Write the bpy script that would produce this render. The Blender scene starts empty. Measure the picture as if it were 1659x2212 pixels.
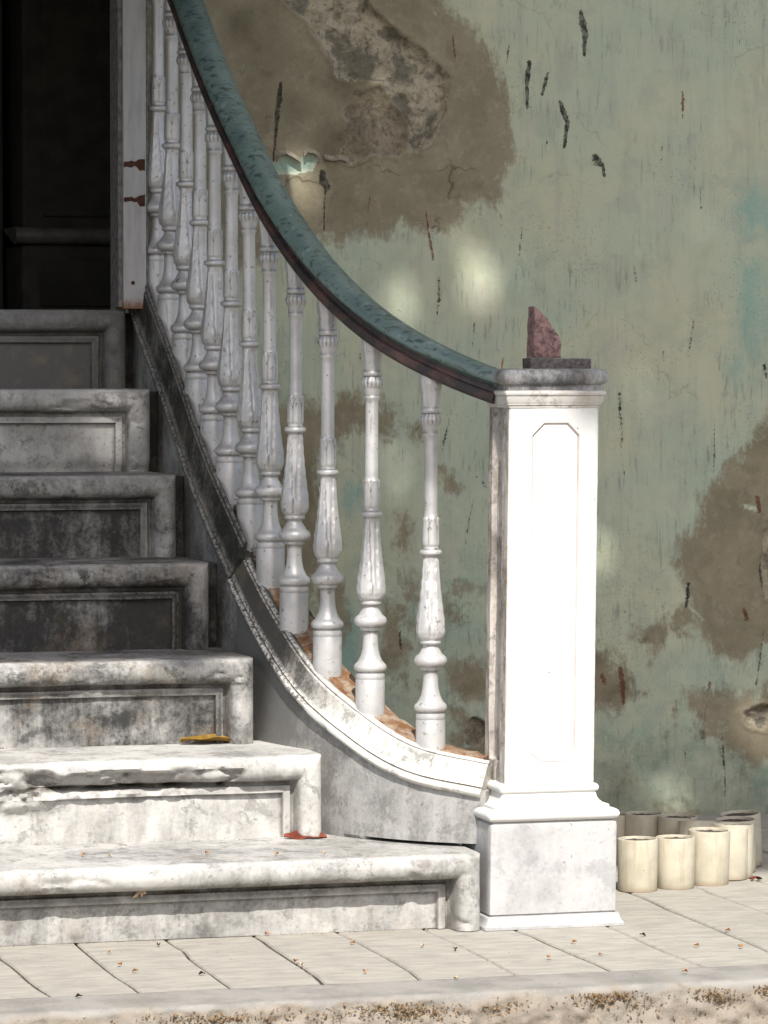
import bpy, math, random
import numpy as np

sc = bpy.context.scene
C = sc.collection
R = math.radians
rng = random.Random(7)

# ------------------------------------------------------------------ camera
FPX, PW, PH = 8300.0, 1659.0, 2212.0           # focal length and frame in survey pixels
YAW, PITCH = R(16.0), math.atan(306 / FPX)
FWD = np.array([math.sin(YAW) * math.cos(PITCH), math.cos(YAW) * math.cos(PITCH), -math.sin(PITCH)])
RGT = np.array([math.cos(YAW), -math.sin(YAW), 0.0])
UPV = np.cross(RGT, FWD)


def ray(px, py):
    return FWD + RGT * (px - PW / 2) / FPX - UPV * (py - PH / 2) / FPX


CAM = -(FPX / 1100.0) * ray(1190, 2003)


def at(px, py, Y=None, Z=None):
    """survey measurement -> world point on the plane y=Y or z=Z"""
    r = ray(px, py)
    t = (Y - CAM[1]) / r[1] if Y is not None else (Z - CAM[2]) / r[2]
    return CAM + t * r


cam_d = bpy.data.cameras.new('camera')
cam_d.sensor_fit = 'HORIZONTAL'
cam_d.sensor_width = 36.0
cam_d.lens = 36.0 * FPX / PW
cam_d.clip_start = 0.1
cam_d.clip_end = 500
cam = bpy.data.objects.new('camera', cam_d)
C.objects.link(cam)
cam.location = CAM
cam.rotation_euler = (math.pi / 2 - PITCH, 0, -YAW)
sc.camera = cam

# ------------------------------------------------------------------ light
SUN_EL, SUN_AZ = R(48.0), R(10.0)              # azimuth: how far left of straight-on
SD = np.array([math.cos(SUN_EL) * math.sin(SUN_AZ), math.cos(SUN_EL) * math.cos(SUN_AZ), -math.sin(SUN_EL)])
KX, KY = -SD[0] / SD[2], -SD[1] / SD[2]        # shadow shift per metre of height
w = bpy.data.worlds.new('World')
sc.world = w
w.use_nodes = True
wn = w.node_tree
sky = wn.nodes.new('ShaderNodeTexSky')
sky.sky_type = 'NISHITA'
sky.sun_disc = False
sky.sun_elevation = SUN_EL
sky.dust_density = 3.0
sky.air_density = 1.0
# sun stands towards -SD
sky.sun_rotation = math.atan2(-SD[0], -SD[1])
wn.nodes['Background'].inputs[1].default_value = 0.13
wn.links.new(sky.outputs[0], wn.nodes['Background'].inputs[0])
sun_d = bpy.data.lights.new('sun', 'SUN')
sun_d.energy = 4.6
sun_d.angle = R(0.53)
sun_d.color = (1.0, 0.965, 0.91)
sun = bpy.data.objects.new('sun', sun_d)
C.objects.link(sun)
from mathutils import Vector
sun.rotation_euler = Vector(SD).to_track_quat('-Z', 'Y').to_euler()
sun.location = (-1, -6, 8)
sc.view_settings.view_transform = 'Standard'
sc.view_settings.look = 'None'
sc.view_settings.gamma = 1.0
sc.view_settings.use_curve_mapping = False
sc.view_settings.exposure = 0.58
sc.render.engine = 'CYCLES'
sc.cycles.use_denoising = True
sc.cycles.max_bounces = 8


# ------------------------------------------------------------------ helpers
def tag(o, label=None, cat=None, group=None, kind=None):
    if label: o['label'] = label
    if cat: o['category'] = cat
    if group: o['group'] = group
    if kind: o['kind'] = kind
    return o


def link(o, parent=None):
    C.objects.link(o)
    if parent is not None:
        o.parent = parent
    return o


def empty(name, loc, label, cat, group=None):
    o = bpy.data.objects.new(name, None)
    o.empty_display_size = 0.1
    o.location = loc
    link(o)
    return tag(o, label, cat, group)


def mesh_obj(name, V, F, mat, parent=None, smooth=False, origin=None):
    """V are world coordinates; the object is placed at origin (or the parent's)"""
    V = np.asarray(V, float)
    base = np.zeros(3)
    if parent is not None:
        base = np.array(parent_world(parent))
    org = np.array(origin, float) if origin is not None else base
    m = bpy.data.meshes.new(name)
    m.from_pydata((V - org).tolist(), [], F)
    if smooth:
        m.polygons.foreach_set('use_smooth', np.ones(len(m.polygons), bool))
    m.materials.append(mat)
    m.update()
    o = bpy.data.objects.new(name, m)
    link(o, parent)
    o.location = org - base
    return o


def parent_world(p):
    l = np.array(p.location)
    while p.parent is not None:
        p = p.parent
        l = l + np.array(p.location)
    return l


def auto_smooth(o, deg=35):
    m = o.data
    m.polygons.foreach_set('use_smooth', np.ones(len(m.polygons), bool))
    try:
        m.set_sharp_from_angle(angle=R(deg))
    except Exception:
        pass
    return o


def bevel(o, wd, seg=2, ang=30):
    b = o.modifiers.new('bevel', 'BEVEL')
    b.width = wd
    b.segments = seg
    b.limit_method = 'ANGLE'
    b.angle_limit = R(ang)
    return o


def box_vf(x0, x1, y0, y1, z0, z1, base=0):
    V = [(x0, y0, z0), (x1, y0, z0), (x1, y1, z0), (x0, y1, z0), (x0, y0, z1), (x1, y0, z1), (x1, y1, z1), (x0, y1, z1)]
    F = [(0, 3, 2, 1), (4, 5, 6, 7), (0, 1, 5, 4), (1, 2, 6, 5), (2, 3, 7, 6), (3, 0, 4, 7)]
    return V, [tuple(i + base for i in f) for f in F]


def boxes(lst):
    V, F = [], []
    for b in lst:
        v, f = box_vf(*b, base=len(V))
        V += v
        F += f
    return V, F


def grid_faces(nu, nv, flip=False):
    i = np.arange(nu - 1)[:, None] * nv + np.arange(nv - 1)[None, :]
    a = np.stack([i, i + nv, i + nv + 1, i + 1], -1).reshape(-1, 4)
    if flip:
        a = a[:, ::-1]
    return a.tolist()


def hash3(ix, iy, iz, seed=0):
    n = (ix * 374761393 + iy * 668265263 + iz * 2147483647 % 1000003 * 69069 + seed * 982451653) & 0xffffffff
    n = ((n ^ (n >> 13)) * 1274126177) & 0xffffffff
    n = n ^ (n >> 16)
    return (n & 0xffff) / 65535.0


def vnoise(x, y, z=0.0, seed=0):
    x, y, z = np.broadcast_arrays(np.asarray(x, float), np.asarray(y, float), np.asarray(z, float))
    fx, fy, fz = np.floor(x), np.floor(y), np.floor(z)
    ix, iy, iz = fx.astype(np.int64), fy.astype(np.int64), fz.astype(np.int64)
    u, v, s = x - fx, y - fy, z - fz
    u, v, s = u * u * (3 - 2 * u), v * v * (3 - 2 * v), s * s * (3 - 2 * s)
    out = 0
    for dx in (0, 1):
        for dy in (0, 1):
            for dz in (0, 1):
                wt = (u if dx else 1 - u) * (v if dy else 1 - v) * (s if dz else 1 - s)
                out = out + wt * hash3(ix + dx, iy + dy, iz + dz, seed)
    return out


def fbm(x, y, z=0.0, seed=0, oct=4, gain=0.5):
    a, t, n = 1.0, 0.0, 0.0
    x, y, z = np.asarray(x, float), np.asarray(y, float), np.asarray(z, float)
    for k in range(oct):
        t = t + a * vnoise(x * 2 ** k, y * 2 ** k, z * 2 ** k, seed + k)
        n += a
        a *= gain
    return t / n


def sstep(a, b, x):
    t = np.clip((x - a) / (b - a), 0, 1)
    return t * t * (3 - 2 * t)


def spline(P, n):
    """natural cubic spline through points P, n samples; returns pts and tangents"""
    P = np.asarray(P, float)
    d = np.r_[0, np.cumsum(np.linalg.norm(np.diff(P, axis=0), axis=1))]
    N = len(P)
    h = np.diff(d)
    A = np.zeros((N, N))
    B = np.zeros((N, P.shape[1]))
    A[0, 0] = A[-1, -1] = 1
    for i in range(1, N - 1):
        A[i, i - 1], A[i, i], A[i, i + 1] = h[i - 1], 2 * (h[i - 1] + h[i]), h[i]
        B[i] = 6 * ((P[i + 1] - P[i]) / h[i] - (P[i] - P[i - 1]) / h[i - 1])
    M = np.linalg.solve(A, B)
    t = np.linspace(0, d[-1], n)
    k = np.clip(np.searchsorted(d, t, 'right') - 1, 0, N - 2)
    hh = h[k][:, None]
    a = (d[k + 1] - t)[:, None]
    b = (t - d[k])[:, None]
    X = M[k] * a ** 3 / (6 * hh) + M[k + 1] * b ** 3 / (6 * hh) + (P[k] / hh - M[k] * hh / 6) * a + (P[k + 1] / hh - M[k + 1] * hh / 6) * b
    T = np.gradient(X, axis=0)
    T /= np.linalg.norm(T, axis=1)[:, None]
    return X, T


def sweep(X, T, prof, closed=True, caps=True, vertical=False):
    """prof: list of (n, b); n to the left of travel (horizontal), b up (perpendicular, or vertical)"""
    V = []
    for p, t in zip(X, T):
        n = np.array([-t[1], t[0], 0.0])
        n /= np.linalg.norm(n)
        b = np.array([0, 0, 1.0]) if vertical else np.cross(t, n)
        for (pn, pb) in prof:
            V.append(p + n * pn + b * pb)
    k, m = len(prof), len(X)
    F = []
    for i in range(m - 1):
        for j in range(k if closed else k - 1):
            j2 = (j + 1) % k
            F.append((i * k + j, i * k + j2, (i + 1) * k + j2, (i + 1) * k + j))
    if caps and closed:
        F.append(tuple(range(k))[::-1])
        F.append(tuple((m - 1) * k + j for j in range(k)))
    return V, F


def fattr(o, name, arr):
    o.data.attributes.new(name, 'FLOAT', 'POINT').data.foreach_set('value', np.asarray(arr, np.float32).ravel())


# ------------------------------------------------------------------ materials
class NT:
    def __init__(s, name):
        s.m = bpy.data.materials.new(name)
        s.m.use_nodes = True
        s.t = s.m.node_tree
        s.b = s.t.nodes['Principled BSDF']
        s.pos = s.t.nodes.new('ShaderNodeNewGeometry').outputs['Position']

    def n(s, typ, **kw):
        nd = s.t.nodes.new(typ)
        for k, v in kw.items():
            setattr(nd, k, v)
        return nd

    def put(s, sock, v):
        if isinstance(v, bpy.types.NodeSocket):
            s.t.links.new(v, sock)
        elif isinstance(v, (tuple, list)) and len(v) == 3 and sock.type == 'RGBA':
            sock.default_value = (*v, 1)
        else:
            sock.default_value = v

    def math(s, op, a, b=0.0, clamp=False):
        nd = s.n('ShaderNodeMath', operation=op, use_clamp=clamp)
        s.put(nd.inputs[0], a)
        s.put(nd.inputs[1], b)
        return nd.outputs[0]

    def vmul(s, v, k):
        nd = s.n('ShaderNodeVectorMath', operation='MULTIPLY')
        s.put(nd.inputs[0], v)
        nd.inputs[1].default_value = k
        return nd.outputs[0]

    def vadd(s, v, k):
        nd = s.n('ShaderNodeVectorMath', operation='ADD')
        s.put(nd.inputs[0], v)
        s.put(nd.inputs[1], k)
        return nd.outputs[0]

    def noise(s, scale, detail=5, rough=0.55, vec=None, dist=0.0):
        nd = s.n('ShaderNodeTexNoise')
        s.put(nd.inputs['Vector'], vec if vec is not None else s.pos)
        nd.inputs['Scale'].default_value = scale
        nd.inputs['Detail'].default_value = detail
        nd.inputs['Roughness'].default_value = rough
        nd.inputs['Distortion'].default_value = dist
        return nd.outputs[0]

    def ramp(s, f, a, b, lo=0.0, hi=1.0):
        nd = s.n('ShaderNodeMapRange', interpolation_type='SMOOTHSTEP')
        s.put(nd.inputs[0], f)
        nd.inputs[1].default_value = a
        nd.inputs[2].default_value = b
        nd.inputs[3].default_value = lo
        nd.inputs[4].default_value = hi
        return nd.outputs[0]

    def mix(s, f, a, b, mode='MIX'):
        nd = s.n('ShaderNodeMix', data_type='RGBA', blend_type=mode)
        s.put(nd.inputs[0], f)
        s.put(nd.inputs[6], a)
        s.put(nd.inputs[7], b)
        return nd.outputs[2]

    def attr(s, name):
        nd = s.n('ShaderNodeAttribute', attribute_name=name)
        return nd

    def sep(s, col):
        nd = s.n('ShaderNodeSeparateColor')
        s.put(nd.inputs[0], col)
        return nd.outputs

    def done(s, col, rough=0.8, bump=None, strength=0.4, dist=0.004, spec=0.3, metal=0.0):
        s.put(s.b.inputs['Base Color'], col)
        s.put(s.b.inputs['Roughness'], rough)
        s.b.inputs['Specular IOR Level'].default_value = spec
        s.b.inputs['Metallic'].default_value = metal
        if bump is not None:
            nd = s.n('ShaderNodeBump')
            s.put(nd.inputs['Height'], bump)
            nd.inputs['Strength'].default_value = strength
            nd.inputs['Distance'].default_value = dist
            s.t.links.new(nd.outputs[0], s.b.inputs['Normal'])
        return s.m


def marble(name, clean=(0.66, 0.64, 0.60), dirt=(0.12, 0.115, 0.105), amt=0.3, warm=0.25, seed=0.0, bump=0.5, soft=0.10, panel=0.0, speck=0.35, blotch=0.5, linecol=(0.052, 0.038, 0.026), grime_shade=0.0):
    """old white marble: grime with ragged edges, vertical runs, rusty tint, pitting, worn arrises"""
    s = NT(name)
    p = s.vadd(s.pos, (seed * 3.1, seed * 1.7, seed * 2.3))
    big = s.noise(5.0, 6, 0.58, p, 0.5)
    mid = s.noise(24.0, 8, 0.66, p)
    run = s.noise(1.0, 6, 0.65, s.vmul(p, (52.0, 52.0, 8.0)))
    fine = s.noise(120.0, 7, 0.72, p)
    f = s.math('ADD', s.math('MULTIPLY', big, 0.46), s.math('MULTIPLY', mid, 0.22))
    f = s.math('ADD', f, s.math('MULTIPLY', run, 0.17))
    f = s.math('ADD', f, s.math('MULTIPLY', fine, 0.15))
    th = 0.74 - 0.48 * amt
    if panel:
        f = s.math('ADD', f, s.math('MULTIPLY', s.attr('sunk').outputs['Fac'], panel))
    if grime_shade:
        f = s.math('ADD', f, s.math('MULTIPLY', s.attr('grime').outputs['Fac'], grime_shade))
    mid_c = tuple((a * .45 + b * .55) for a, b in zip(clean, dirt))
    col = s.mix(s.ramp(f, th - soft, th + soft * .6), clean, mid_c)
    col = s.mix(s.ramp(f, th + soft * .1, th + soft * 1.3), col, dirt)
    blot = s.noise(15.0, 8, 0.68, s.vadd(p, (2, 4, 8)), 0.6)
    col = s.mix(s.math('MULTIPLY', s.ramp(s.math('ADD', blot, s.math('MULTIPLY', s.math('SUBTRACT', fine, .5), .35)), 0.53, 0.62), blotch), col, dirt)
    col = s.mix(s.math('MULTIPLY', s.ramp(s.noise(11.0, 7, 0.66, s.vadd(p, (5, 3, 1))), 0.50, 0.72), warm), col, (0.30, 0.215, 0.125))
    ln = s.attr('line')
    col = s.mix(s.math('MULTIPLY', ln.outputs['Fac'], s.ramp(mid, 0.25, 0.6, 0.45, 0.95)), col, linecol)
    we = s.attr('wear')
    col = s.mix(s.math('MULTIPLY', we.outputs['Fac'], s.ramp(fine, 0.40, 0.58)), col, tuple(min(.72, c * 1.25) for c in clean))
    col = s.mix(s.ramp(fine, 0.58, 0.70, 0.0, speck), col, tuple(c * .8 for c in dirt))
    col = s.mix(s.ramp(s.noise(75.0, 6, 0.7, s.vadd(p, (8, 1, 4))), 0.655, 0.69, 0.0, 0.7), col, (0.05, 0.045, 0.04))
    h = s.math('ADD', s.math('MULTIPLY', fine, 0.3), s.math('MULTIPLY', mid, 0.9))
    return s.done(col, s.ramp(fine, 0.3, 0.7, 0.55, 0.85), h, bump, 0.003, 0.3)


def plain(name, col, rough=0.6, var=0.3, scale=40.0, bump=0.3, spec=0.3, metal=0.0):
    s = NT(name)
    a = s.noise(scale, 6, 0.6)
    c2 = tuple(c * (1 - var) for c in col)
    return s.done(s.mix(s.ramp(a, 0.35, 0.65), col, c2), rough, a, bump, 0.002, spec, metal)


M = {}
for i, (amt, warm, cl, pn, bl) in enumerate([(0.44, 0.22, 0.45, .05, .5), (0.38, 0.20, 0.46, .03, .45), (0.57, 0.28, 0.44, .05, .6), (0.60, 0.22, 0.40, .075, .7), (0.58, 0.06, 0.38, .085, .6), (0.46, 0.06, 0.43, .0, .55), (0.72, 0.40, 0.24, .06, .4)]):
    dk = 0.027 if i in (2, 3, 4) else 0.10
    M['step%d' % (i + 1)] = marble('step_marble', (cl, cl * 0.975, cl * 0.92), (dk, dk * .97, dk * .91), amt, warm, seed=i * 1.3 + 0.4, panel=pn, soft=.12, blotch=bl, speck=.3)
M['stringer_low'] = marble('stringer_marble', (0.44, 0.43, 0.41), (0.14, 0.137, 0.13), 0.58, 0.12, 3.3, soft=0.14, grime_shade=.22)
M['mould_low'] = marble('moulding_marble', (0.50, 0.485, 0.45), (0.06, 0.056, 0.05), 0.30, 0.22, 5.1, grime_shade=.34)
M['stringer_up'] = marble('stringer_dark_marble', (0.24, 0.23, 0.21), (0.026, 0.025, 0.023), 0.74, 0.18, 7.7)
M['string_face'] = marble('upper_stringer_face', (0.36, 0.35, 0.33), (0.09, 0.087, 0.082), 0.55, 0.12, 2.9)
M['neck'] = marble('neck_marble', (0.56, 0.54, 0.50), (0.20, 0.17, 0.135), 0.34, 0.5, 8.1, bump=.3)
M['pillar'] = marble('pillar_marble', (0.61, 0.60, 0.575), (0.34, 0.33, 0.315), 0.22, 0.08, 9.2, bump=0.25, speck=.12, blotch=.10, linecol=(0.30, 0.18, 0.10))
M['plinth'] = marble('plinth_marble', (0.45, 0.44, 0.43), (0.18, 0.18, 0.185), 0.47, 0.08, 2.2, bump=0.3, speck=.25, blotch=.25, soft=.16)
M['cap'] = marble('cap_marble', (0.56, 0.55, 0.53), (0.09, 0.09, 0.092), 0.62, 0.25, 1.1)
M['pillar_side'] = marble('pillar_side_marble', (0.50, 0.46, 0.42), (0.10, 0.085, 0.07), 0.46, 0.30, 6.2)


def mat_paint_iron():
    s = NT('silver_paint')
    oi = s.n('ShaderNodeObjectInfo')
    p = s.vadd(s.pos, (0, 0, 0))
    fine = s.noise(90, 6, 0.65, p)
    big = s.noise(14, 5, 0.6, p)
    col = s.mix(s.ramp(big, 0.35, 0.7), (0.54, 0.53, 0.52), (0.42, 0.41, 0.40))
    col = s.mix(s.ramp(fine, 0.60, 0.68, 0, 0.75), col, (0.13, 0.115, 0.10))
    col = s.mix(s.ramp(s.noise(38, 8, 0.72, s.vadd(p, (1, 5, 2))), 0.645, 0.675, 0, 0.75), col, (0.10, 0.085, 0.07))
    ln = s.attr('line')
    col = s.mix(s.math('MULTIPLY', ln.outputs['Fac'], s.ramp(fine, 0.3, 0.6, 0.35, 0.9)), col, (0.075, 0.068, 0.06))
    run = s.noise(1.0, 5, 0.6, s.vmul(p, (120, 120, 10)))
    col = s.mix(s.ramp(run, 0.60, 0.74, 0, 0.5), col, (0.15, 0.13, 0.11))
    rust = s.noise(30, 6, 0.7, s.vadd(p, (3, 8, 1)))
    col = s.mix(s.ramp(rust, 0.685, 0.74, 0, 0.85), col, (0.16, 0.06, 0.025))
    return s.done(col, 0.42, s.math('ADD', fine, s.math('MULTIPLY', big, 0.5)), 0.25, 0.0015, 0.5, 0.35)


def mat_verdigris():
    s = NT('verdigris_copper')
    p = s.pos
    big = s.noise(9, 6, 0.6, p)
    spots = s.noise(1.0, 4, 0.5, s.vmul(p, (45, 95, 95)), 0.6)
    fine = s.noise(210, 5, 0.65, p)
    col = s.mix(s.ramp(big, 0.35, 0.7), (0.118, 0.170, 0.155), (0.078, 0.118, 0.11))
    col = s.mix(s.ramp(spots, 0.53, 0.64, 0, 0.8), col, (0.026, 0.04, 0.04))
    pale = s.noise(26, 6, 0.65, s.vadd(p, (4, 4, 2)))
    col = s.mix(s.ramp(pale, 0.57, 0.72, 0, 0.5), col, (0.27, 0.34, 0.33))
    col = s.mix(s.ramp(fine, 0.6, 0.75, 0, 0.6), col, (0.03, 0.045, 0.045))
    return s.done(col, s.ramp(fine, 0.3, 0.7, 0.30, 0.5), fine, 0.12, 0.001, 0.5)


def mat_iron_band():
    s = NT('dark_iron')
    big = s.noise(22, 6, 0.65)
    fine = s.noise(200, 5, 0.65)
    col = s.mix(s.ramp(big, 0.4, 0.65), (0.028, 0.024, 0.024), (0.085, 0.045, 0.04))
    col = s.mix(s.ramp(fine, 0.58, 0.72, 0, 0.6), col, (0.15, 0.12, 0.11))
    return s.done(col, 0.5, fine, 0.3, 0.002, 0.4)


def mat_rust():
    s = NT('rust_crust')
    big = s.noise(35, 7, 0.7)
    fine = s.noise(260, 5, 0.7)
    col = s.mix(s.ramp(big, 0.38, 0.62), (0.16, 0.072, 0.03), (0.30, 0.235, 0.175))
    col = s.mix(s.ramp(fine, 0.55, 0.7, 0, 0.8), col, (0.06, 0.035, 0.025))
    return s.done(col, 0.9, s.math('ADD', big, fine), 0.7, 0.003, 0.2)


def mat_plaster():
    s = NT('weathered_green_plaster')
    p = s.pos
    A = s.attr('mask_a')
    B = s.attr('mask_b')
    ar, ag, ab = s.sep(A.outputs['Color'])
    br, bg, bb = s.sep(B.outputs['Color'])
    n1 = s.noise(6, 8, 0.62, p, 0.3)
    n2 = s.noise(34, 8, 0.68, p)
    n3 = s.noise(150, 6, 0.7, p)
    st = s.noise(1.0, 6, 0.6, s.vmul(p, (42, 42, 3.2)))
    st2 = s.noise(1.0, 5, 0.65, s.vmul(s.vadd(p, (3, 0, 5)), (110, 110, 13)))
    green = s.mix(s.ramp(n1, 0.3, 0.7), (0.405, 0.43, 0.315), (0.345, 0.395, 0.305))
    green = s.mix(s.ramp(s.noise(2.6, 5, 0.5, s.vadd(p, (1, 1, 4))), 0.42, 0.62, 0, 0.45), green, (0.47, 0.43, 0.29))
    green = s.mix(s.ramp(s.noise(11, 8, 0.68, s.vadd(p, (6, 1, 2)), 0.6), 0.47, 0.64, 0, 0.45), green, (0.30, 0.325, 0.26))
    green = s.mix(s.ramp(s.noise(8, 7, 0.66, s.vadd(p, (1, 8, 9)), 0.4), 0.52, 0.66, 0, 0.35), green, (0.44, 0.40, 0.33))
    green = s.mix(s.ramp(st, 0.46, 0.75, 0, 0.30), green, (0.27, 0.285, 0.235))
    green = s.mix(s.math('MULTIPLY', s.ramp(st2, 0.52, 0.70, 0, 0.62), s.ramp(n1, 0.38, 0.62)), green, (0.14, 0.15, 0.125))
    e = s.math('MULTIPLY', s.math('SUBTRACT', n2, 0.5), 0.9)
    e2 = s.math('MULTIPLY', s.math('SUBTRACT', n3, 0.5), 0.55)
    ee = s.math('ADD', e, e2)
    # turquoise under-coat
    tf = s.ramp(s.math('ADD', ag, ee), 0.25, 0.85)
    col = s.mix(s.math('MULTIPLY', tf, 0.62), green, (0.155, 0.315, 0.275))
    # bare brown render showing through
    brown = s.mix(s.ramp(n1, 0.35, 0.65), (0.255, 0.222, 0.15), (0.195, 0.168, 0.11))
    brown = s.mix(s.ramp(n2, 0.48, 0.70, 0, 0.5), brown, (0.315, 0.28, 0.205))
    brown = s.mix(s.ramp(s.noise(14, 8, .7, s.vadd(p, (3, 3, 8)), .5), .5, .66, 0, .6), brown, (0.155, 0.132, 0.085))
    brown = s.mix(s.ramp(n3, 0.56, 0.70, 0, 0.5), brown, (0.12, 0.10, 0.068))
    n4 = s.noise(1.0, 6, 0.65, s.vmul(p, (13, 13, 7)), 0.8)
    dry = s.noise(1.0, 5, 0.7, s.vmul(p, (160, 160, 60)))
    be = s.math('ADD', s.math('MULTIPLY', s.math('SUBTRACT', n4, 0.5), 1.5), s.math('MULTIPLY', s.math('SUBTRACT', dry, 0.5), 0.45))
    be = s.math('ADD', be, s.math('MULTIPLY', e, 1.1))
    bf = s.ramp(s.math('ADD', ar, be), 0.36, 0.78)
    bf = s.math('MULTIPLY', bf, s.ramp(s.math('ADD', n2, ar), 0.75, 1.1, 0.72, 1.0))
    col = s.mix(bf, col, brown)
    col = s.mix(s.ramp(st2, 0.66, 0.8, 0, 0.25), col, (0.07, 0.065, 0.055))
    # darker damp cloud
    col = s.mix(s.ramp(s.math('ADD', bg, s.math('MULTIPLY', ee, 0.4)), 0.3, 0.9, 0, 0.6), col, (0.10, 0.083, 0.052))
    # pale scuffs
    col = s.mix(s.ramp(s.math('ADD', bb, ee), 0.45, 0.75, 0, 0.75), col, (0.50, 0.55, 0.43))
    wob_ = s.n('ShaderNodeTexNoise')
    s.put(wob_.inputs['Vector'], p)
    wob_.inputs['Scale'].default_value = 9
    wob_.inputs['Detail'].default_value = 6
    vo = s.n('ShaderNodeTexVoronoi', feature='DISTANCE_TO_EDGE')
    wv_ = s.n('ShaderNodeVectorMath', operation='MULTIPLY_ADD')
    s.put(wv_.inputs[0], wob_.outputs['Color'])
    wv_.inputs[1].default_value = (.16, .16, .16)
    s.put(wv_.inputs[2], p)
    s.put(vo.inputs['Vector'], wv_.outputs[0])
    vo.inputs['Scale'].default_value = 3.2
    crack = s.math('MULTIPLY', s.ramp(vo.outputs['Distance'], 0.0, 0.012, 1, 0), s.ramp(s.noise(4.5, 4, .6, s.vadd(p, (7, 5, 5))), .53, .62))
    col = s.mix(s.math('MULTIPLY', crack, s.math('ADD', s.math('MULTIPLY', bf, .45), .22)), col, (0.06, 0.052, 0.038))
    # flecks
    cl = s.ramp(s.noise(5.0, 4, 0.6, s.vadd(p, (9, 2, 2))), 0.45, 0.68)
    fl = s.ramp(s.noise(130, 5, 0.72, s.vadd(p, (2, 7, 7))), 0.56, 0.66)
    col = s.mix(s.math('MULTIPLY', s.math('MULTIPLY', fl, cl), 0.65), col, (0.12, 0.13, 0.095))
    # dried splashes
    sp = s.ramp(s.math('ADD', br, s.math('ADD', s.math('MULTIPLY', e2, 1.9), s.math('MULTIPLY', e, .75))), 0.44, 0.62)
    rd = s.ramp(ab, 0.4, 0.6)
    col = s.mix(s.math('MULTIPLY', sp, s.ramp(s.noise(60, 5, .7, s.vadd(p, (4, 4, 1))), .35, .6, .55, .97)), col, s.mix(rd, (0.022, 0.02, 0.017), (0.11, 0.038, 0.02)))
    h = s.math('ADD', s.math('MULTIPLY', n3, 0.35), s.math('MULTIPLY', n2, 0.5))
    h = s.math('SUBTRACT', h, s.math('MULTIPLY', bf, 0.6))
    return s.done(col, 0.88, h, 0.7, 0.003, 0.2)


def mat_rubble():
    s = NT('bare_rubble')
    n1 = s.noise(16, 7, 0.65, None, 0.5)
    n2 = s.noise(70, 7, 0.72)
    n3 = s.noise(240, 5, 0.7)
    A = s.attr('mask_a')
    ar, ag, ab = s.sep(A.outputs['Color'])
    col = s.mix(s.ramp(n1, 0.42, 0.58), (0.47, 0.41, 0.30), (0.20, 0.18, 0.135))
    col = s.mix(s.ramp(n2, 0.52, 0.66, 0, 0.7), col, (0.085, 0.075, 0.055))
    col = s.mix(s.ramp(n3, 0.58, 0.7, 0, 0.6), col, (0.52, 0.47, 0.38))
    col = s.mix(s.math('MULTIPLY', ag, 0.8), col, s.mix(s.ramp(n2, 0.4, 0.65), (0.25, 0.205, 0.135), (0.135, 0.11, 0.072)))
    h = s.math('ADD', n2, s.math('MULTIPLY', n3, 0.5))
    return s.done(col, 0.95, h, 1.0, 0.008, 0.1)


def mat_slab():
    s = NT('paving_concrete')
    p = s.pos
    gr = s.noise(1.0, 6, 0.65, s.vmul(p, (13, 42, 42)), 0.5)
    gr2 = s.noise(1.0, 5, 0.65, s.vmul(p, (22, 190, 190)))
    big = s.noise(8, 8, 0.66, p)
    fine = s.noise(200, 6, 0.72, p)
    col = s.mix(s.ramp(gr, 0.35, 0.68), (0.36, 0.335, 0.29), (0.27, 0.255, 0.22))
    col = s.mix(s.ramp(gr2, 0.62, 0.75, 0, 0.6), col, (0.50, 0.475, 0.42))
    col = s.mix(s.ramp(big, 0.45, 0.7, 0, 0.5), col, (0.25, 0.235, 0.205))
    col = s.mix(s.ramp(fine, 0.6, 0.74, 0, 0.55), col, (0.13, 0.115, 0.095))
    return s.done(col, 0.85, s.math('ADD', s.math('MULTIPLY', gr2, .6), fine), 0.4, 0.002, 0.25)


def mat_kerb():
    s = NT('kerb_cement')
    p = s.pos
    n1 = s.noise(9, 7, 0.65, p)
    n2 = s.noise(60, 7, 0.7, p)
    n3 = s.noise(300, 4, 0.7, p)
    top = s.mix(s.ramp(n1, 0.4, 0.65), (0.28, 0.265, 0.24), (0.20, 0.19, 0.175))
    side = s.mix(s.ramp(n1, 0.38, 0.6), (0.23, 0.195, 0.155), (0.265, 0.235, 0.195))
    side = s.mix(s.ramp(n2, 0.52, 0.70, 0, 0.55), side, (0.10, 0.07, 0.048))
    A = s.attr('rough_mask')
    col = s.mix(A.outputs['Fac'], top, side)
    col = s.mix(s.ramp(n3, 0.6, 0.72, 0, 0.5), col, (0.55, 0.52, 0.47))
    return s.done(col, 0.92, s.math('ADD', n2, s.math('MULTIPLY', n3, 0.5)), 0.6, 0.004, 0.2)


def mat_cup():
    s = NT('cream_glaze')
    p = s.pos
    n1 = s.noise(26, 6, 0.6, p)
    col = s.mix(s.ramp(n1, 0.35, 0.7), (0.48, 0.44, 0.345), (0.40, 0.36, 0.28))
    sp = s.noise(48, 6, 0.65, s.vadd(p, (1, 6, 3)))
    col = s.mix(s.ramp(s.noise(1, 5, .6, s.vmul(p, (60, 60, 8))), .48, .7, 0, .4), col, (0.30, 0.24, 0.15))
    col = s.mix(s.ramp(sp, 0.655, 0.70, 0, 0.8), col, (0.16, 0.10, 0.05))
    z = s.n('ShaderNodeSeparateXYZ')
    s.put(z.inputs[0], s.pos)
    foot = s.ramp(s.math('ADD', z.outputs[2], s.math('MULTIPLY', n1, 0.02)), 0.008, 0.026, 0.6, 0.0)
    col = s.mix(foot, col, (0.26, 0.17, 0.09))
    return s.done(col, 0.55, n1, 0.15, 0.002, 0.4)


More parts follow.
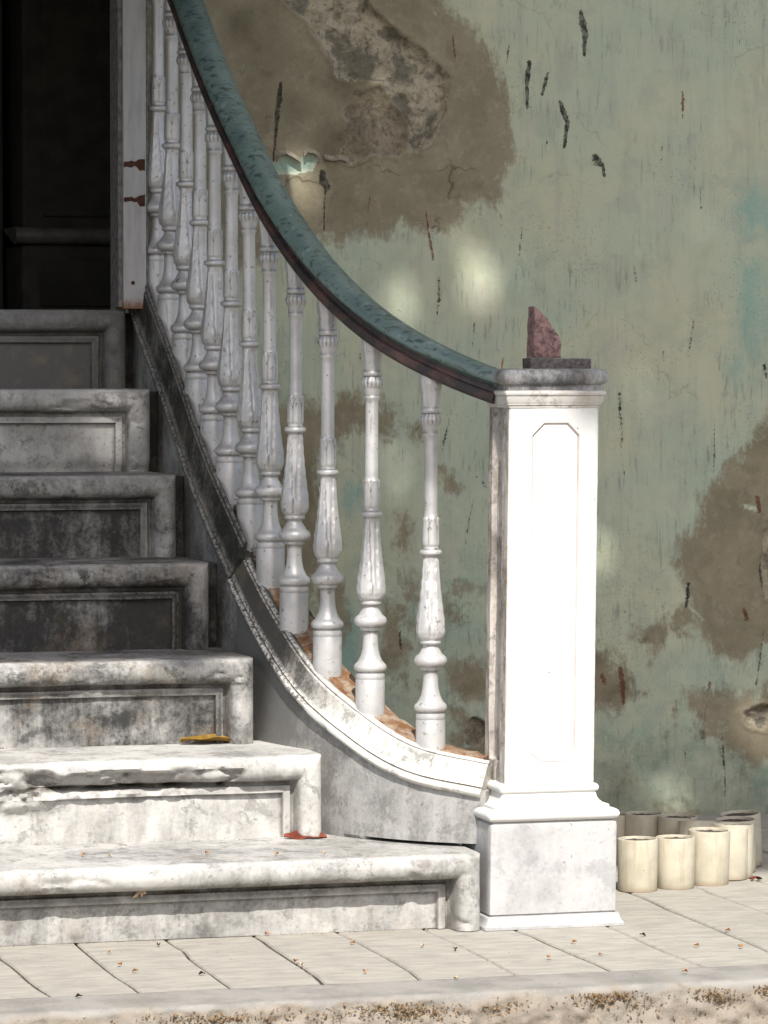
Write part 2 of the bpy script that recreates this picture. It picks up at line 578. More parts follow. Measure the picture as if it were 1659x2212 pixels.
def mat_granite():
    s = NT('pink_granite')
    n1 = s.noise(75, 7, 0.7)
    n2 = s.noise(170, 5, 0.7)
    col = s.mix(s.ramp(n1, 0.4, 0.62), (0.33, 0.20, 0.185), (0.14, 0.085, 0.08))
    col = s.mix(s.ramp(n2, 0.54, 0.64, 0, 0.85), col, (0.045, 0.035, 0.035))
    col = s.mix(s.ramp(s.noise(240, 3, 0.6, s.vadd(s.pos, (2, 2, 2))), 0.62, 0.7, 0, 0.6), col, (0.42, 0.34, 0.32))
    return s.done(col, 0.7, n2, 0.5, 0.002, 0.3)


def mat_white_door():
    s = NT('flaking_white_paint')
    p = s.pos
    fine = s.noise(140, 6, 0.68, p)
    run = s.noise(1, 5, 0.6, s.vmul(p, (60, 60, 9)))
    col = s.mix(s.ramp(run, 0.4, 0.7), (0.40, 0.39, 0.38), (0.31, 0.30, 0.29))
    col = s.mix(s.ramp(s.noise(75, 6, 0.7, s.vadd(p, (7, 1, 3))), 0.665, 0.70, 0, 0.85), col, (0.09, 0.06, 0.045))
    z = s.n('ShaderNodeSeparateXYZ')
    s.put(z.inputs[0], s.pos)
    zz = s.math('ADD', z.outputs[2], s.math('MULTIPLY', s.math('SUBTRACT', run, 0.5), 0.05))
    low = s.ramp(s.math('ADD', zz, s.math('MULTIPLY', fine, 0.03)), 1.250, 1.276, 0.9, 0.0)
    col = s.mix(low, col, (0.20, 0.085, 0.03))
    return s.done(col, 0.5, fine, 0.2, 0.002, 0.35)


M['iron'] = mat_paint_iron()
M['copper'] = mat_verdigris()
M['band'] = mat_iron_band()
M['rust'] = mat_rust()
M['plaster'] = mat_plaster()
M['rubble'] = mat_rubble()
M['slab'] = mat_slab()
M['kerb'] = mat_kerb()
M['cup'] = mat_cup()
M['granite'] = mat_granite()
M['mortar'] = marble('rough_mortar', (0.34, 0.32, 0.29), (0.08, 0.075, 0.065), .5, .2, 4.4, bump=.9, blotch=.8)
M['door'] = mat_white_door()
M['joint'] = plain('joint_dirt', (0.19, 0.155, 0.115), 0.95, 0.4, 90)
M['soil'] = plain('dark_soil', (0.10, 0.085, 0.065), 0.95, 0.5, 120, 0.8)
M['road'] = plain('asphalt', (0.16, 0.155, 0.145), 0.9, 0.3, 60, 0.5)
M['wallbody'] = plain('plain_plaster', (0.38, 0.40, 0.28), 0.9, 0.25, 8)
M['soot'] = plain('sooty_stone', (0.034, 0.030, 0.024), 0.8, 0.45, 16, 0.5)  # near-black stone: the doorway's deep shade is put into the colour
M['sootdark'] = plain('sooty_plaster', (0.030, 0.027, 0.023), 0.9, 0.4, 9)  # vestibule shade darkened into the plaster colour
M['ironwork'] = plain('black_ironwork', (0.02, 0.02, 0.02), 0.5, 0.3, 60)
M['bark'] = plain('bark', (0.14, 0.11, 0.08), 0.95, 0.5, 30, 1.0)
M['leafy'] = plain('tree_leaf', (0.06, 0.10, 0.035), 0.55, 0.5, 3)
M['yleaf'] = plain('yellow_leaf', (0.22, 0.125, 0.018), 0.6, 0.35, 60)
M['rleaf'] = plain('red_leaf', (0.16, 0.035, 0.018), 0.5, 0.4, 60)
M['dry'] = plain('dry_scrap', (0.50, 0.25, 0.10), 0.85, 0.45, 150)
M['husk'] = plain('pale_husk', (0.62, 0.45, 0.30), 0.8, 0.35, 150)
M['husk2'] = plain('grit_mix', (0.30, 0.22, 0.15), 0.9, 0.7, 220)
M['flake'] = plain('flaked_render', (0.30, 0.26, 0.19), 0.9, 0.45, 50, .8)
M['gleaf'] = plain('dark_green_leaf', (0.035, 0.075, 0.045), 0.5, 0.4, 60)
M['moss'] = plain('dry_moss', (0.25, 0.165, 0.09), 1.0, 0.5, 200)
M['hinge'] = plain('hinge_rust', (0.085, 0.035, 0.02), 0.9, 0.5, 160, 0.6)

# ------------------------------------------------------------------ ground, pavement, kerb
YW = 1.70                                         # face of the house wall
V, F = box_vf(-60, 60, -60, 60, -0.9, -0.2)
tag(mesh_obj('road', V, F, M['road']), kind='structure')

pave = bpy.data.objects.new('pavement', None)
link(pave)
tag(pave, kind='structure')
V, F = box_vf(-6, 7, -0.56, 4.0, -0.199, -0.012)
mesh_obj('bedding', V, F, M['joint'], pave)
# each slab is a strip running from the kerb towards the house
edges = [-1.105, -0.94, -0.768, -0.60, -0.428, -0.25, -0.071, 0.113, 0.300]
while edges[0] > -2.9: edges.insert(0, edges[0] - rng.uniform(0.165, 0.178))
while edges[-1] < 3.2: edges.append(edges[-1] + rng.uniform(0.165, 0.185))
ny = 26
wob = []
for k, e in enumerate(edges):
    yy = np.linspace(-0.555, YW - 0.004, ny)
    # joints bow a little
    wob.append(e + 0.006 * np.sin(yy * 4 + k) + (fbm(yy * 9, k * 7.3, seed=3) - .5) * 0.016 + 0.012 * (yy + .25))
for k in range(len(edges) - 1):
    yy = np.linspace(-0.555, YW - 0.004, ny)
    g = 0.0024
    l = wob[k] + g * (0.6 + fbm(yy * 30, k * 3.0, seed=8))
    r = wob[k + 1] - g * (0.6 + fbm(yy * 30, k * 5.0, seed=9))
    dz = rng.uniform(-0.0012, 0.0012)
    Vs = []
    for y, a, b in zip(yy, l, r):
        Vs += [(a, y, -0.03), (a, y, -0.003 + dz), (a + 0.003, y, dz), (b - 0.003, y, dz), (b, y, -0.003 + dz), (b, y, -0.03)]
    Fs = []
    for i in range(ny - 1):
        for j in range(5):
            Fs.append((i * 6 + j, i * 6 + j + 1, i * 6 + 7 + j, i * 6 + 6 + j)[::-1])
    Fs.append((0, 1, 2, 3, 4, 5))
    Fs.append(tuple((ny - 1) * 6 + j for j in range(6))[::-1])
    mesh_obj('paving_slab', Vs, Fs, M['slab'], pave)

# kerb: smooth cement top rounding over into a rough broken face
kx = np.unique(np.r_[np.linspace(-4, -1.45, 26), np.linspace(-1.45, 0.5, 326), np.linspace(0.5, 5, 46)])
prof = [(-0.5585, -0.03), (-0.5585, 0.0)] + [(-0.5585 - 0.133 * t, 0.0 - 0.002 * t) for t in np.linspace(0.02, 1, 16)]
prof += [(-0.6915 - 0.014 * math.sin(a), -0.002 - 0.014 * (1 - math.cos(a))) for a in np.linspace(0.2, math.pi / 2, 6)]
prof += [(-0.7060 - 0.02 * t, -0.018 - 0.182 * t) for t in np.linspace(0.02, 1, 44)]
prof = np.array(prof)
KV = np.zeros((len(kx), len(prof), 3))
KV[:, :, 0] = kx[:, None]
KV[:, :, 1] = prof[None, :, 0]
KV[:, :, 2] = prof[None, :, 1]
rm = sstep(-0.003, -0.02, -0.0 + 0 * kx[:, None] + prof[None, :, 1] + (fbm(kx[:, None] * 18, prof[None, :, 1] * 18, seed=5) - .5) * 0.03)
rm[:, :2] = 0
rgh = (fbm(kx[:, None] * 45, prof[None, :, 1] * 45, seed=11, oct=4) - 0.5)
KV[:, :, 1] += rm * rgh * 0.022
KV[:, 2:, 2] += (fbm(kx[:, None] * 20, prof[None, 2:, 0] * 20, seed=12) - .5) * 0.003
kerb = mesh_obj('kerb', KV.reshape(-1, 3), grid_faces(len(kx), len(prof)), M['kerb'], smooth=True)
tag(kerb, kind='structure')
at_ = kerb.data.attributes.new('rough_mask', 'FLOAT', 'POINT')
at_.data.foreach_set('value', rm.reshape(-1).astype(np.float32))

# ------------------------------------------------------------------ the house wall
wall = empty('house_wall', (0.4, YW, 0), 'weathered green plaster house wall with brown bare patches behind the staircase', 'wall')


def wp(px, py):
    p = at(px, py, Y=YW)
    return p[0], p[2]


def poly(*pts):
    return np.array([wp(*p) for p in pts])


def sdf(P, X, Z):
    """signed distance (negative inside) to polygon P"""
    d = np.full(X.shape, 1e9)
    ins = np.zeros(X.shape, bool)
    n = len(P)
    for i in range(n):
        a, b = P[i], P[(i + 1) % n]
        e = b - a
        t = np.clip(((X - a[0]) * e[0] + (Z - a[1]) * e[1]) / (e @ e), 0, 1)
        d = np.minimum(d, np.hypot(X - a[0] - t * e[0], Z - a[1] - t * e[1]))
        c = (a[1] > Z) != (b[1] > Z)
        with np.errstate(divide='ignore', invalid='ignore'):
            xi = a[0] + (Z - a[1]) / (e[1] if e[1] else 1e-9) * e[0]
        ins ^= c & (X < xi)
    return np.where(ins, -d, d)


XW0 = at(322, 500, Y=1.60)[0] + 0.004              # right jamb of the door opening
gx = np.arange(XW0, 1.62, 0.004)
gz = np.arange(-0.05, 2.26, 0.004)
GX, GZ = np.meshgrid(gx, gz, indexing='ij')


def area(pts, soft=0.05):
    soft = soft * 1.7
    return 0.5 - sdf(poly(*pts), GX, GZ) / (2 * soft)


brown = np.full(GX.shape, -1.0)
for pts, so in [
    ([(300, -300), (940, -300), (960, 15), (1010, 50), (1062, 110), (1092, 180), (1112, 240), (1104, 300), (1122, 342), (1104, 405), (1062, 450), (1010, 470), (960, 512), (880, 498), (800, 522), (720, 528), (650, 540), (600, 575), (300, 620)], 0.03),
    ([(610, 860), (680, 875), (770, 850), (830, 870), (905, 930), (830, 950), (760, 930), (700, 990), (690, 1060), (720, 1130), (700, 1250), (640, 1330), (580, 1200), (560, 900)], 0.035),
    ([(950, 1010), (985, 1015), (1010, 1060), (990, 1085), (955, 1060)], 0.02),
    ([(860, 1110), (900, 1130), (890, 1200), (850, 1180)], 0.03),
    ([(830, 1300), (870, 1320), (890, 1400), (850, 1470), (800, 1460)], 0.035),
    ([(960, 1440), (1060, 1420), (1060, 1530), (990, 1520)], 0.03),
    ([(960, 1560), (1060, 1580), (1060, 1640), (950, 1620)], 0.03),
    ([(1800, 800), (1660, 885), (1600, 960), (1540, 1040), (1500, 1120), (1452, 1180), (1436, 1225), (1490, 1300), (1515, 1370), (1560, 1430), (1610, 1440), (1700, 1380), (1800, 1300)], 0.03),
    ([(1475, 1480), (1560, 1495), (1660, 1470), (1800, 1480), (1800, 1660), (1620, 1650), (1560, 1590), (1470, 1540)], 0.03),
    ([(1250, 1385), (1330, 1398), (1342, 1440), (1392, 1500), (1350, 1540), (1250, 1532)], 0.03),
]:
    brown = np.maximum(brown, area(pts, so))
brown = np.clip(brown, 0, 1)
# loose mottling low on the wall
brown = np.clip(np.maximum(brown, (fbm(GX * 9, GZ * 9, seed=21) * 1.5 - 0.42) * sstep(0.95, 0.5, GZ)), 0, 1)
teal = np.zeros(GX.shape)
for (cx, cy, rx, ry, a) in [(1640, 450, 70, 120, .8), (1640, 700, 80, 200, .85), (1600, 780, 60, 120, .6), (1540, 1000, 80, 130, .35), (1500, 760, 60, 150, .3), (700, 960, 60, 60, .75), (760, 1080, 50, 70, .7), (1400, 1650, 150, 90, .6), (1600, 1700, 120, 60, .5), (1640, 1560, 40, 60, .5),
                             (800, 1200, 60, 220, .55), (960, 1300, 100, 260, .6), (820, 700, 140, 100, .35), (590, 1000, 60, 300, .35), (740, 1380, 60, 120, .8), (1020, 1640, 60, 80, .7), (1560, 160, 130, 120, .2)]:
    X0, Z0 = wp(cx, cy)
    teal = np.maximum(teal, a * np.exp(-((GX - X0) / (rx / 940)) ** 2 - ((GZ - Z0) / (ry / 940)) ** 2))
teal = np.maximum(teal, .5 * sstep(.85, .15, GZ))
teal *= 0.35 + 1.1 * fbm(GX * 8, GZ * 5, seed=29)
turq = area([(587, 362), (608, 333), (630, 341), (649, 352), (657, 333), (672, 332), (688, 341), (676, 368), (632, 376), (591, 374)], 0.012)
damp = np.zeros(GX.shape)
for (cx, cy, rx, ry, a) in [(560, 120, 130, 130, .55), (640, 240, 70, 60, .75), (720, 300, 90, 60, .8), (520, 60, 60, 90, .7), (740, 180, 60, 80, .7), (640, 1060, 70, 160, .8), (500, 350, 120, 140, .6), (1080, 1490, 60, 90, .5), (1330, 1500, 60, 50, .6), (1290, 1425, 50, 30, .7), (840, 460, 200, 60, .3)]:
    X0, Z0 = wp(cx, cy)
    damp = np.maximum(damp, a * np.exp(-((GX - X0) / (rx / 940)) ** 2 - ((GZ - Z0) / (ry / 940)) ** 2))
damp = np.maximum(damp, .62 * sstep(.55, .02, GZ))
damp = damp * (0.6 + 0.8 * fbm(GX * 12, GZ * 12, seed=31))
pale = np.zeros(GX.shape)
dark = np.zeros(GX.shape)
red = np.zeros(GX.shape)


def stroke(tgt, pts, amp=1.0, rr=0.0):
    """pts: (px, py, halfwidth px) polyline; soft-edged mark"""
    P = [(*wp(x, y), max(h, 1.6) / 940.0) for x, y, h in pts]
    for (x0, z0, h0), (x1, z1, h1) in zip(P[:-1], P[1:]):
        m = (GX > min(x0, x1) - .05) & (GX < max(x0, x1) + .05) & (GZ > min(z0, z1) - .05) & (GZ < max(z0, z1) + .05)
        X, Z = GX[m], GZ[m]
        ex, ez = x1 - x0, z1 - z0
        t = np.clip(((X - x0) * ex + (Z - z0) * ez) / (ex * ex + ez * ez + 1e-12), 0, 1)
        d = np.hypot(X - x0 - t * ex, Z - z0 - t * ez)
        h = h0 + (h1 - h0) * t
        v = amp * np.clip(1.0 - 0.5 * (d / h), 0, 1)
        v = np.where(d > 2 * h, 0, v)
        tgt[m] = np.maximum(tgt[m], v)
        if rr:
            red[m] = np.where(v > 0.2, rr, red[m])


for pts, amp, rr in [
    ([(607, 180, 3), (604, 210, 7), (600, 250, 6), (596, 290, 3.5), (591, 348, 1.6)], 1, 0),
    ([(697, 374, 8), (699, 392, 10), (706, 403, 8), (703, 415, 2), (700, 500, 1.6)], 1, 0),
    ([(1254, 24, 4), (1259, 50, 9), (1264, 75, 7), (1262, 95, 5), (1262, 119, 4)], 1, 0),
    ([(1143, 134, 5), (1140, 165, 7.5), (1138, 185, 5), (1138, 234, 3)], .95, 0),
    ([(1183, 157, 4), (1177, 180, 6), (1170, 206, 3)], .75, 0),
    ([(1209, 220, 4), (1218, 245, 7), (1225, 265, 5), (1219, 318, 4)], 1, 0),
    ([(1286, 340, 8), (1292, 350, 10), (1302, 358, 4), (1305, 380, 4)], 1, 0),
    ([(1099, 96, 3), (1094, 136, 1.8)], .8, 1), ([(1475, 197, 3), (1476, 225, 5), (1475, 258, 2.5)], .8, 1),
    ([(1430, 316, 4), (1429, 340, 5), (1427, 352, 3)], .58, 0), ([(1080, 464, 4), (1085, 488, 5)], .62, 0),
    ([(1128, 492, 2.5), (1123, 530, 3.5), (1118, 585, 1.6)], .66, 0), ([(978, 75, 2.2), (982, 110, 3), (985, 140, 1.8)], .85, 1),
    ([(919, 455, 2), (927, 510, 3.5), (935, 560, 4)], .85, 1), ([(947, 600, 5), (949, 640, 6), (943, 685, 2)], .6, 0),
    ([(1024, 697, 3), (1021, 748, 2)], .75, 0), ([(1513, 395, 1.6), (1515, 455, 3)], .62, 0),
    ([(1368, 570, 3), (1374, 610, 5)], .55, 0), ([(1433, 760, 5), (1436, 800, 2.5)], .55, 0),
    ([(1500, 690, 4), (1494, 725, 6), (1487, 765, 3)], .62, 0), ([(1338, 850, 6), (1340, 890, 9), (1345, 940, 6), (1341, 975, 2), (1350, 1035, 4)], .60, 0),
    ([(1541, 905, 2), (1542, 960, 2.5), (1541, 1030, 2)], .7, 0), ([(1487, 1260, 5), (1486, 1285, 7), (1482, 1310, 4)], .8, 0),
    ([(1636, 1075, 6), (1641, 1105, 5)], .9, 1), ([(1607, 1315, 5), (1614, 1338, 7)], .85, 1),
    ([(1340, 1445, 6), (1345, 1480, 8), (1347, 1520, 4)], .85, 1), ([(1300, 1460, 8), (1308, 1475, 8)], .75, 1),
    ([(1561, 1590, 3), (1563, 1640, 5), (1566, 1690, 3), (1568, 1760, 2)], .72, 0), ([(1650, 1360, 2), (1634, 1480, 4)], .7, 0),
    ([(974, 890, 3), (960, 950, 5), (946, 1020, 2)], .62, 0), ([(1024, 1075, 2), (1012, 1130, 3), (1004, 1185, 2.5)], .7, 0),
    ([(1012, 1010, 2), (1030, 1030, 4)], .6, 0), ([(1042, 1040, 5), (1052, 1055, 4)], .7, 0),
    ([(865, 1365, 4), (866, 1400, 5)], .75, 0), ([(1533, 1475, 6), (1532, 1490, 5)], .8, 1), ([(1575, 1275, 4), (1576, 1283, 3)], .8, 1),
    ([(1480, 1620, 4), (1482, 1660, 3)], .6, 0), ([(1398, 1470, 2), (1400, 1555, 1.6)], .55, 0), ([(800, 420, 2.2), (790, 500, 1.6)], .7, 1), ([(1650, 790, 6), (1655, 815, 5)], .7, 0),
    ([(1652, 1170, 4), (1640, 1230, 5), (1650, 1290, 6)], .7, 0), ([(1180, 305, 2), (1183, 312, 2.5)], .8, 0), ([(1455, 465, 4), (1450, 500, 3)], .5, 0), ([(1600, 60, 2), (1595, 130, 2)], .5, 0), ([(1510, 0, 3), (1518, 35, 4)], .55, 0),
]:
    stroke(dark, pts, amp, rr)
for k in range(30):
    x, y = rng.uniform(700, 1655), rng.uniform(0, 1700)
    L = rng.uniform(10, 60)
    stroke(dark, [(x, y, rng.uniform(1.6, 3)), (x + rng.uniform(-6, 6), y + L, 1.6)], rng.uniform(.38, .6), 0)
for pts in [[(1038, 390, 2), (1040, 440, 4)], [(1015, 460, 3), (1060, 475, 4)], [(985, 55, 2), (984, 180, 2)], [(940, 600, 2), (945, 620, 3)], [(1490, 1310, 8), (1520, 1340, 8)], [(1600, 1090, 14), (1630, 1100, 12)]]:
    stroke(pale, pts, .62)
hole1 = [(612, -60), (612, 0), (657, 37), (682, 74), (711, 119), (723, 156), (768, 181), (822, 177), (842, 214), (887, 263), (879, 329), (908, 329), (945, 284), (966, 239), (970, 181), (953, 136), (912, 107), (859, 66), (822, 33), (797, 0), (780, -60)]
hole1b = [(735, 340), (748, 250), (768, 190), (822, 180), (842, 214), (884, 262), (879, 326), (850, 338), (800, 331), (760, 346)]
hole2 = [(1800, 1120), (1655, 1150), (1640, 1195), (1645, 1240), (1655, 1290), (1800, 1300)]
hole3 = [(1608, 1540), (1630, 1526), (1700, 1530), (1700, 1580), (1650, 1572), (1620, 1560)]
hole4 = [(1012, 1555), (1026, 1545), (1043, 1556), (1046, 1590), (1036, 1614), (1014, 1606), (1008, 1580)]
jit = (fbm(GX * 22, GZ * 22, seed=41) - 0.5) * 0.045 + (fbm(GX * 80, GZ * 80, seed=42) - 0.5) * 0.014
s1 = np.minimum.reduce([sdf(poly(*h), GX, GZ) for h in (hole1, hole1b, hole2, hole3, hole4)]) + jit
s1b = sdf(poly(*hole1b), GX, GZ) + jit * .6
expo = sstep(0.004, -0.004, s1)
inner = sstep(0.002, -0.012, s1)
muddy = np.maximum(sstep(0.006, -0.006, s1b), sstep(0.01, -.01, sdf(poly(*hole4), GX, GZ)))
muddy = np.clip(muddy * (0.35 + 1.1 * fbm(GX * 16, GZ * 16, seed=44)), 0, 1)
GY = np.full(GX.shape, YW)
GY += (fbm(GX * 3, GZ * 3, seed=50) - .5) * 0.010 + (fbm(GX * 30, GZ * 30, seed=51) - .5) * 0.0022
GY -= np.clip(brown - .5, -.06, .06) * -0.012
rub = fbm(GX * 30, GZ * 30, seed=52, oct=5, gain=.62)
GY += inner * (0.016 + (rub - 0.5) * 0.030) * (1 - 0.8 * muddy)
# plaster lip lifting along the broken edge, and the flake above the turquoise patch
lip = np.exp(-((s1 - 0.006) / 0.006) ** 2)
GY -= lip * 0.004
GY -= np.clip(turq, 0, 1) * 0.001 - sstep(.35, .65, turq) * 0.004
nv = len(gz)
Vw = np.stack([GX, GY, GZ], -1).reshape(-1, 3)
i0 = (np.arange(len(gx) - 1)[:, None] * nv + np.arange(nv - 1)[None, :])
Q = np.stack([i0, i0 + nv, i0 + nv + 1, i0 + 1], -1).reshape(-1, 4)
sel = expo.reshape(-1)[Q].mean(1) > 0.5


def sub_mesh(name, Q, mat, A, B=None):
    ids, inv = np.unique(Q, return_inverse=True)
    o = mesh_obj(name, Vw[ids], inv.reshape(-1, 4).tolist(), mat, wall, smooth=True)
    for nm, arr in (('mask_a', A), ('mask_b', B)):
        if arr is None: continue
        a = o.data.attributes.new(nm, 'FLOAT_COLOR', 'POINT')
        a.data.foreach_set('color', arr.reshape(-1, 4)[ids].astype(np.float32).ravel())
    return o


one = np.ones(GX.shape)
tealall = np.clip(np.maximum(teal, np.clip(turq, 0, 1) * .75), 0, 1.3)
brown = np.where(turq > 0.45, 0.0, brown)
pale = np.maximum(pale, np.clip(turq, 0, 1) * 0.5)
pl = sub_mesh('plaster_face', Q[~sel], M['plaster'], np.stack([brown, tealall, red, one], -1), np.stack([dark, damp, pale, one], -1))
rb = sub_mesh('peeled_patch', Q[sel], M['rubble'], np.stack([brown, muddy, red, one], -1))
tag(rb, 'rough beige rubble where the green plaster has broken away')
for pts, lift in (([(594, 350), (604, 333), (616, 331), (630, 338), (642, 346), (650, 350)], .011), ([(655, 336), (662, 328), (674, 329), (690, 340)], .010), ([(700, 342), (716, 346), (735, 344), (752, 348)], .006), ([(905, 330), (925, 318), (943, 296), (956, 270)], .004)):
    top = np.array([wp(x, y - 9) for x, y in pts])
    bot = np.array([wp(x, y + 2) for x, y in pts])
    V = []
    for t in np.linspace(0, 1, 5):
        for a, b in zip(top, bot):
            q = a + (b - a) * t
            V.append((q[0], YW - .0022 - lift * t ** 2, q[1]))
    nP = len(pts)
    F = [(r * nP + c, r * nP + c + 1, (r + 1) * nP + c + 1, (r + 1) * nP + c) for r in range(4) for c in range(nP - 1)]
    V += [(x, y + .0016, z + .0008) for x, y, z in V]
    nV = 5 * nP
    F += [tuple(q + nV for q in f[::-1]) for f in F]
    F += [(4 * nP + c, 4 * nP + c + 1, nV + 4 * nP + c + 1, nV + 4 * nP + c) for c in range(nP - 1)]
    auto_smooth(mesh_obj('plaster_flake', V, F, M['flake'], wall), 60)
Xr = gx[-1]
V, F = boxes([(Xr + .0005, 6.0, YW, YW + 0.35, -0.2, 6.5), (XW0, Xr, YW + 0.06, YW + 0.35, -0.2, 6.5), (XW0, Xr, YW, YW + 0.059, gz[-1] + .0005, 6.5),
              (XW0, XW0 + .02, YW + .012, YW + .0595, 0, gz[-1]),
              (-2.1, XW0 - .0005, YW, YW + 0.35, 2.35, 6.5), (-6, -2.1005, YW, YW + 0.35, -0.2, 6.5)])
mesh_obj('wall_body', V, F, M['wallbody'], wall)

# ------------------------------------------------------------------ doorway deep in shade
door = empty('doorway', (-1.1, 2.4, 1.235), 'dark sooty doorway with a panelled stone jamb at the head of the steps', 'doorway')
YJ = 2.75
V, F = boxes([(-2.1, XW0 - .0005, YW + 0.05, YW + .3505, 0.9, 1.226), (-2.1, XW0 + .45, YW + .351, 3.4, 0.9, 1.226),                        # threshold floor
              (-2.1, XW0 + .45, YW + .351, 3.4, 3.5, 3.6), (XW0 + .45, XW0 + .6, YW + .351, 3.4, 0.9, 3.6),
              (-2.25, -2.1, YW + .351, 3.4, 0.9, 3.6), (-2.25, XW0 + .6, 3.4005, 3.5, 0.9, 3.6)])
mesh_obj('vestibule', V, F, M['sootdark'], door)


def dq(px, py): return at(px, py, Y=YJ)


xl, xr_ = dq(48, 300)[0], dq(345, 300)[0]
zt, zm, zb = dq(0, 492)[2], dq(0, 520)[2], 1.228
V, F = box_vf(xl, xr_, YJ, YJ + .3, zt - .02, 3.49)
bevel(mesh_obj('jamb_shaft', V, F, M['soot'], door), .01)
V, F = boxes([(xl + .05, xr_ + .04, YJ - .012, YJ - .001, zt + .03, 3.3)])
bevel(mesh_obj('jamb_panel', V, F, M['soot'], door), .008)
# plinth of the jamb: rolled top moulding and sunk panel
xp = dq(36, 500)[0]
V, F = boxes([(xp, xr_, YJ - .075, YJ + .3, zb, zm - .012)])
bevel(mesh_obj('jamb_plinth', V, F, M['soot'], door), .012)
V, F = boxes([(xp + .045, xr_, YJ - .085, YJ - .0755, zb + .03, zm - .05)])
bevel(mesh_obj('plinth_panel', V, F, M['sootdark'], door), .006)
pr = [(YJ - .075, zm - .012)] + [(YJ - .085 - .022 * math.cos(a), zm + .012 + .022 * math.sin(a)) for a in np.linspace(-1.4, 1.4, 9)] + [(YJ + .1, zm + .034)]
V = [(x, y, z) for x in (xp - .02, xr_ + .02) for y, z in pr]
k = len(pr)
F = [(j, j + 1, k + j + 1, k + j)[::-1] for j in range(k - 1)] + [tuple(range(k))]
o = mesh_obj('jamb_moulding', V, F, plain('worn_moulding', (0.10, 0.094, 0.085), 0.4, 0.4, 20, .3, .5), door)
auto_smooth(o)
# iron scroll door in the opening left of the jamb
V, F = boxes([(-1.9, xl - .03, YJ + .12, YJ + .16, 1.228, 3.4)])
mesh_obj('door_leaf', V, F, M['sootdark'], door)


def tube(path, r, seg=8):
    path = np.asarray(path, float)
    T = np.gradient(path, axis=0)
    T /= np.linalg.norm(T, axis=1)[:, None] + 1e-12
    V, F = [], []
    rr = np.broadcast_to(r, (len(path),))
    for p, t, q in zip(path, T, rr):
        a = np.cross(t, [0, 1, 0.01])
        if np.linalg.norm(a) < 1e-3: a = np.cross(t, [1, 0, 0])
        a /= np.linalg.norm(a)
        b = np.cross(t, a)
        for j in range(seg):
            th = 2 * math.pi * j / seg
            V.append(p + q * (a * math.cos(th) + b * math.sin(th)))
    for i in range(len(path) - 1):
        for j in range(seg):
            F.append((i * seg + j, i * seg + (j + 1) % seg, (i + 1) * seg + (j + 1) % seg, (i + 1) * seg + j))
    return V, F


for cz in np.arange(1.42, 2.5, 0.2):
    for cx, sg in ((xl - .14, 1), (xl - .36, -1)):
        a = np.linspace(0.3, 4.6 * math.pi, 48)
        rr = 0.09 * (1 - a / (5.2 * math.pi)) + .008
        V, F = tube(np.stack([cx + sg * rr * np.cos(a), np.full(48, YJ + .105), cz + rr * np.sin(a)], -1), .006, 6)
        o = mesh_obj('iron_scroll', V, F, M['ironwork'], door, smooth=True)

# unseen slab on two brackets, added to cut sky light over the upper steps
blocker = empty('balcony', (-1.3, YW, 2.45), 'stone balcony slab on brackets above the doorway', 'balcony')
V, F = boxes([(-2.7, -.25, .12, YW - .001, 2.50, 2.63), (-2.66, -.29, .16, YW - .001, 2.44, 2.4995)])
bevel(mesh_obj('slab', V, F, M['soot'], blocker), .012)
for bx in (-2.45, -.55):
    pr = [(YW - .001, 2.439), (.45, 2.439), (.46, 2.39), (1.1, 2.34), (1.35, 2.24), (YW - .001, 2.15)]
    V = [(bx + d, y, z) for d in (0, .14) for y, z in pr]
    F = [(j, (j + 1) % 6, 6 + (j + 1) % 6, 6 + j) for j in range(6)] + [tuple(range(6))[::-1], tuple(range(6, 12))]
    bevel(mesh_obj('bracket', V, F, M['soot'], blocker), .01)

# the white-painted edge of the door leaf folded out beside the opening
pst = at(268, 300, Y=1.60), at(318, 300, Y=1.60)
px0, px1 = at(267, 500, Y=1.60)[0], at(316, 500, Y=1.60)[0]
zp = at(300, 667, Y=1.60)[2]
leafo = empty('folded_door_leaf', ((px0 + px1) / 2, 1.60, zp), 'white painted door edge with two rusty hinge marks at the top of the steps', 'door')
V, F = box_vf(px0, px1, 1.600, 1.690, zp, 3.3)
o = bevel(mesh_obj('door_edge', V, F, M['door'], leafo), .0015)
V, F = boxes([(px0 - .010, px0 - .0005, 1.612, 1.698, zp + .004, 3.3), (px1 + .0005, px1 + .0055, 1.606, 1.698, zp + .002, 3.3)])
bevel(mesh_obj('side_strip', V, F, plain('grey_flaked_paint', (0.20, 0.19, 0.18), .7, .5, 60), leafo), .001)
for y in (355, 432):
    z = at(300, y, Y=1.60)[2]
    n = 9
    xs = np.linspace(px0 + .0005, px1 - .003, n)
    hi = [z + .006 + rng.uniform(-.003, .003) + (.006 if i > n - 4 else 0) for i in range(n)]
    lo = [z - .004 + rng.uniform(-.004, .002) - (.010 if i > n - 4 else 0) for i in range(n)]
    V = [(x, 1.5992, a) for x, a in zip(xs, hi)] + [(x, 1.5992, a) for x, a in zip(xs, lo)] + [(x, 1.6005, a) for x, a in zip(xs, hi)] + [(x, 1.6005, a) for x, a in zip(xs, lo)]
    F = [(i, i + n, i + n + 1, i + 1) for i in range(n - 1)] + [(i, i + 1, i + 2 * n + 1, i + 2 * n) for i in range(n - 1)] + [(i + n, i + 3 * n, i + 3 * n + 1, i + n + 1) for i in range(n - 1)]
    mesh_obj('hinge_mark', V, F, M['hinge'], leafo)
V, F = tube([(px0 + .022, 1.5985, at(0, 609, Y=1.6)[2]), (px0 + .022, 1.601, at(0, 609, Y=1.6)[2])], [.0045, .005], 10)
F.append(tuple(range(10)))
mesh_obj('rusty_screw', V, F, M['hinge'], leafo)

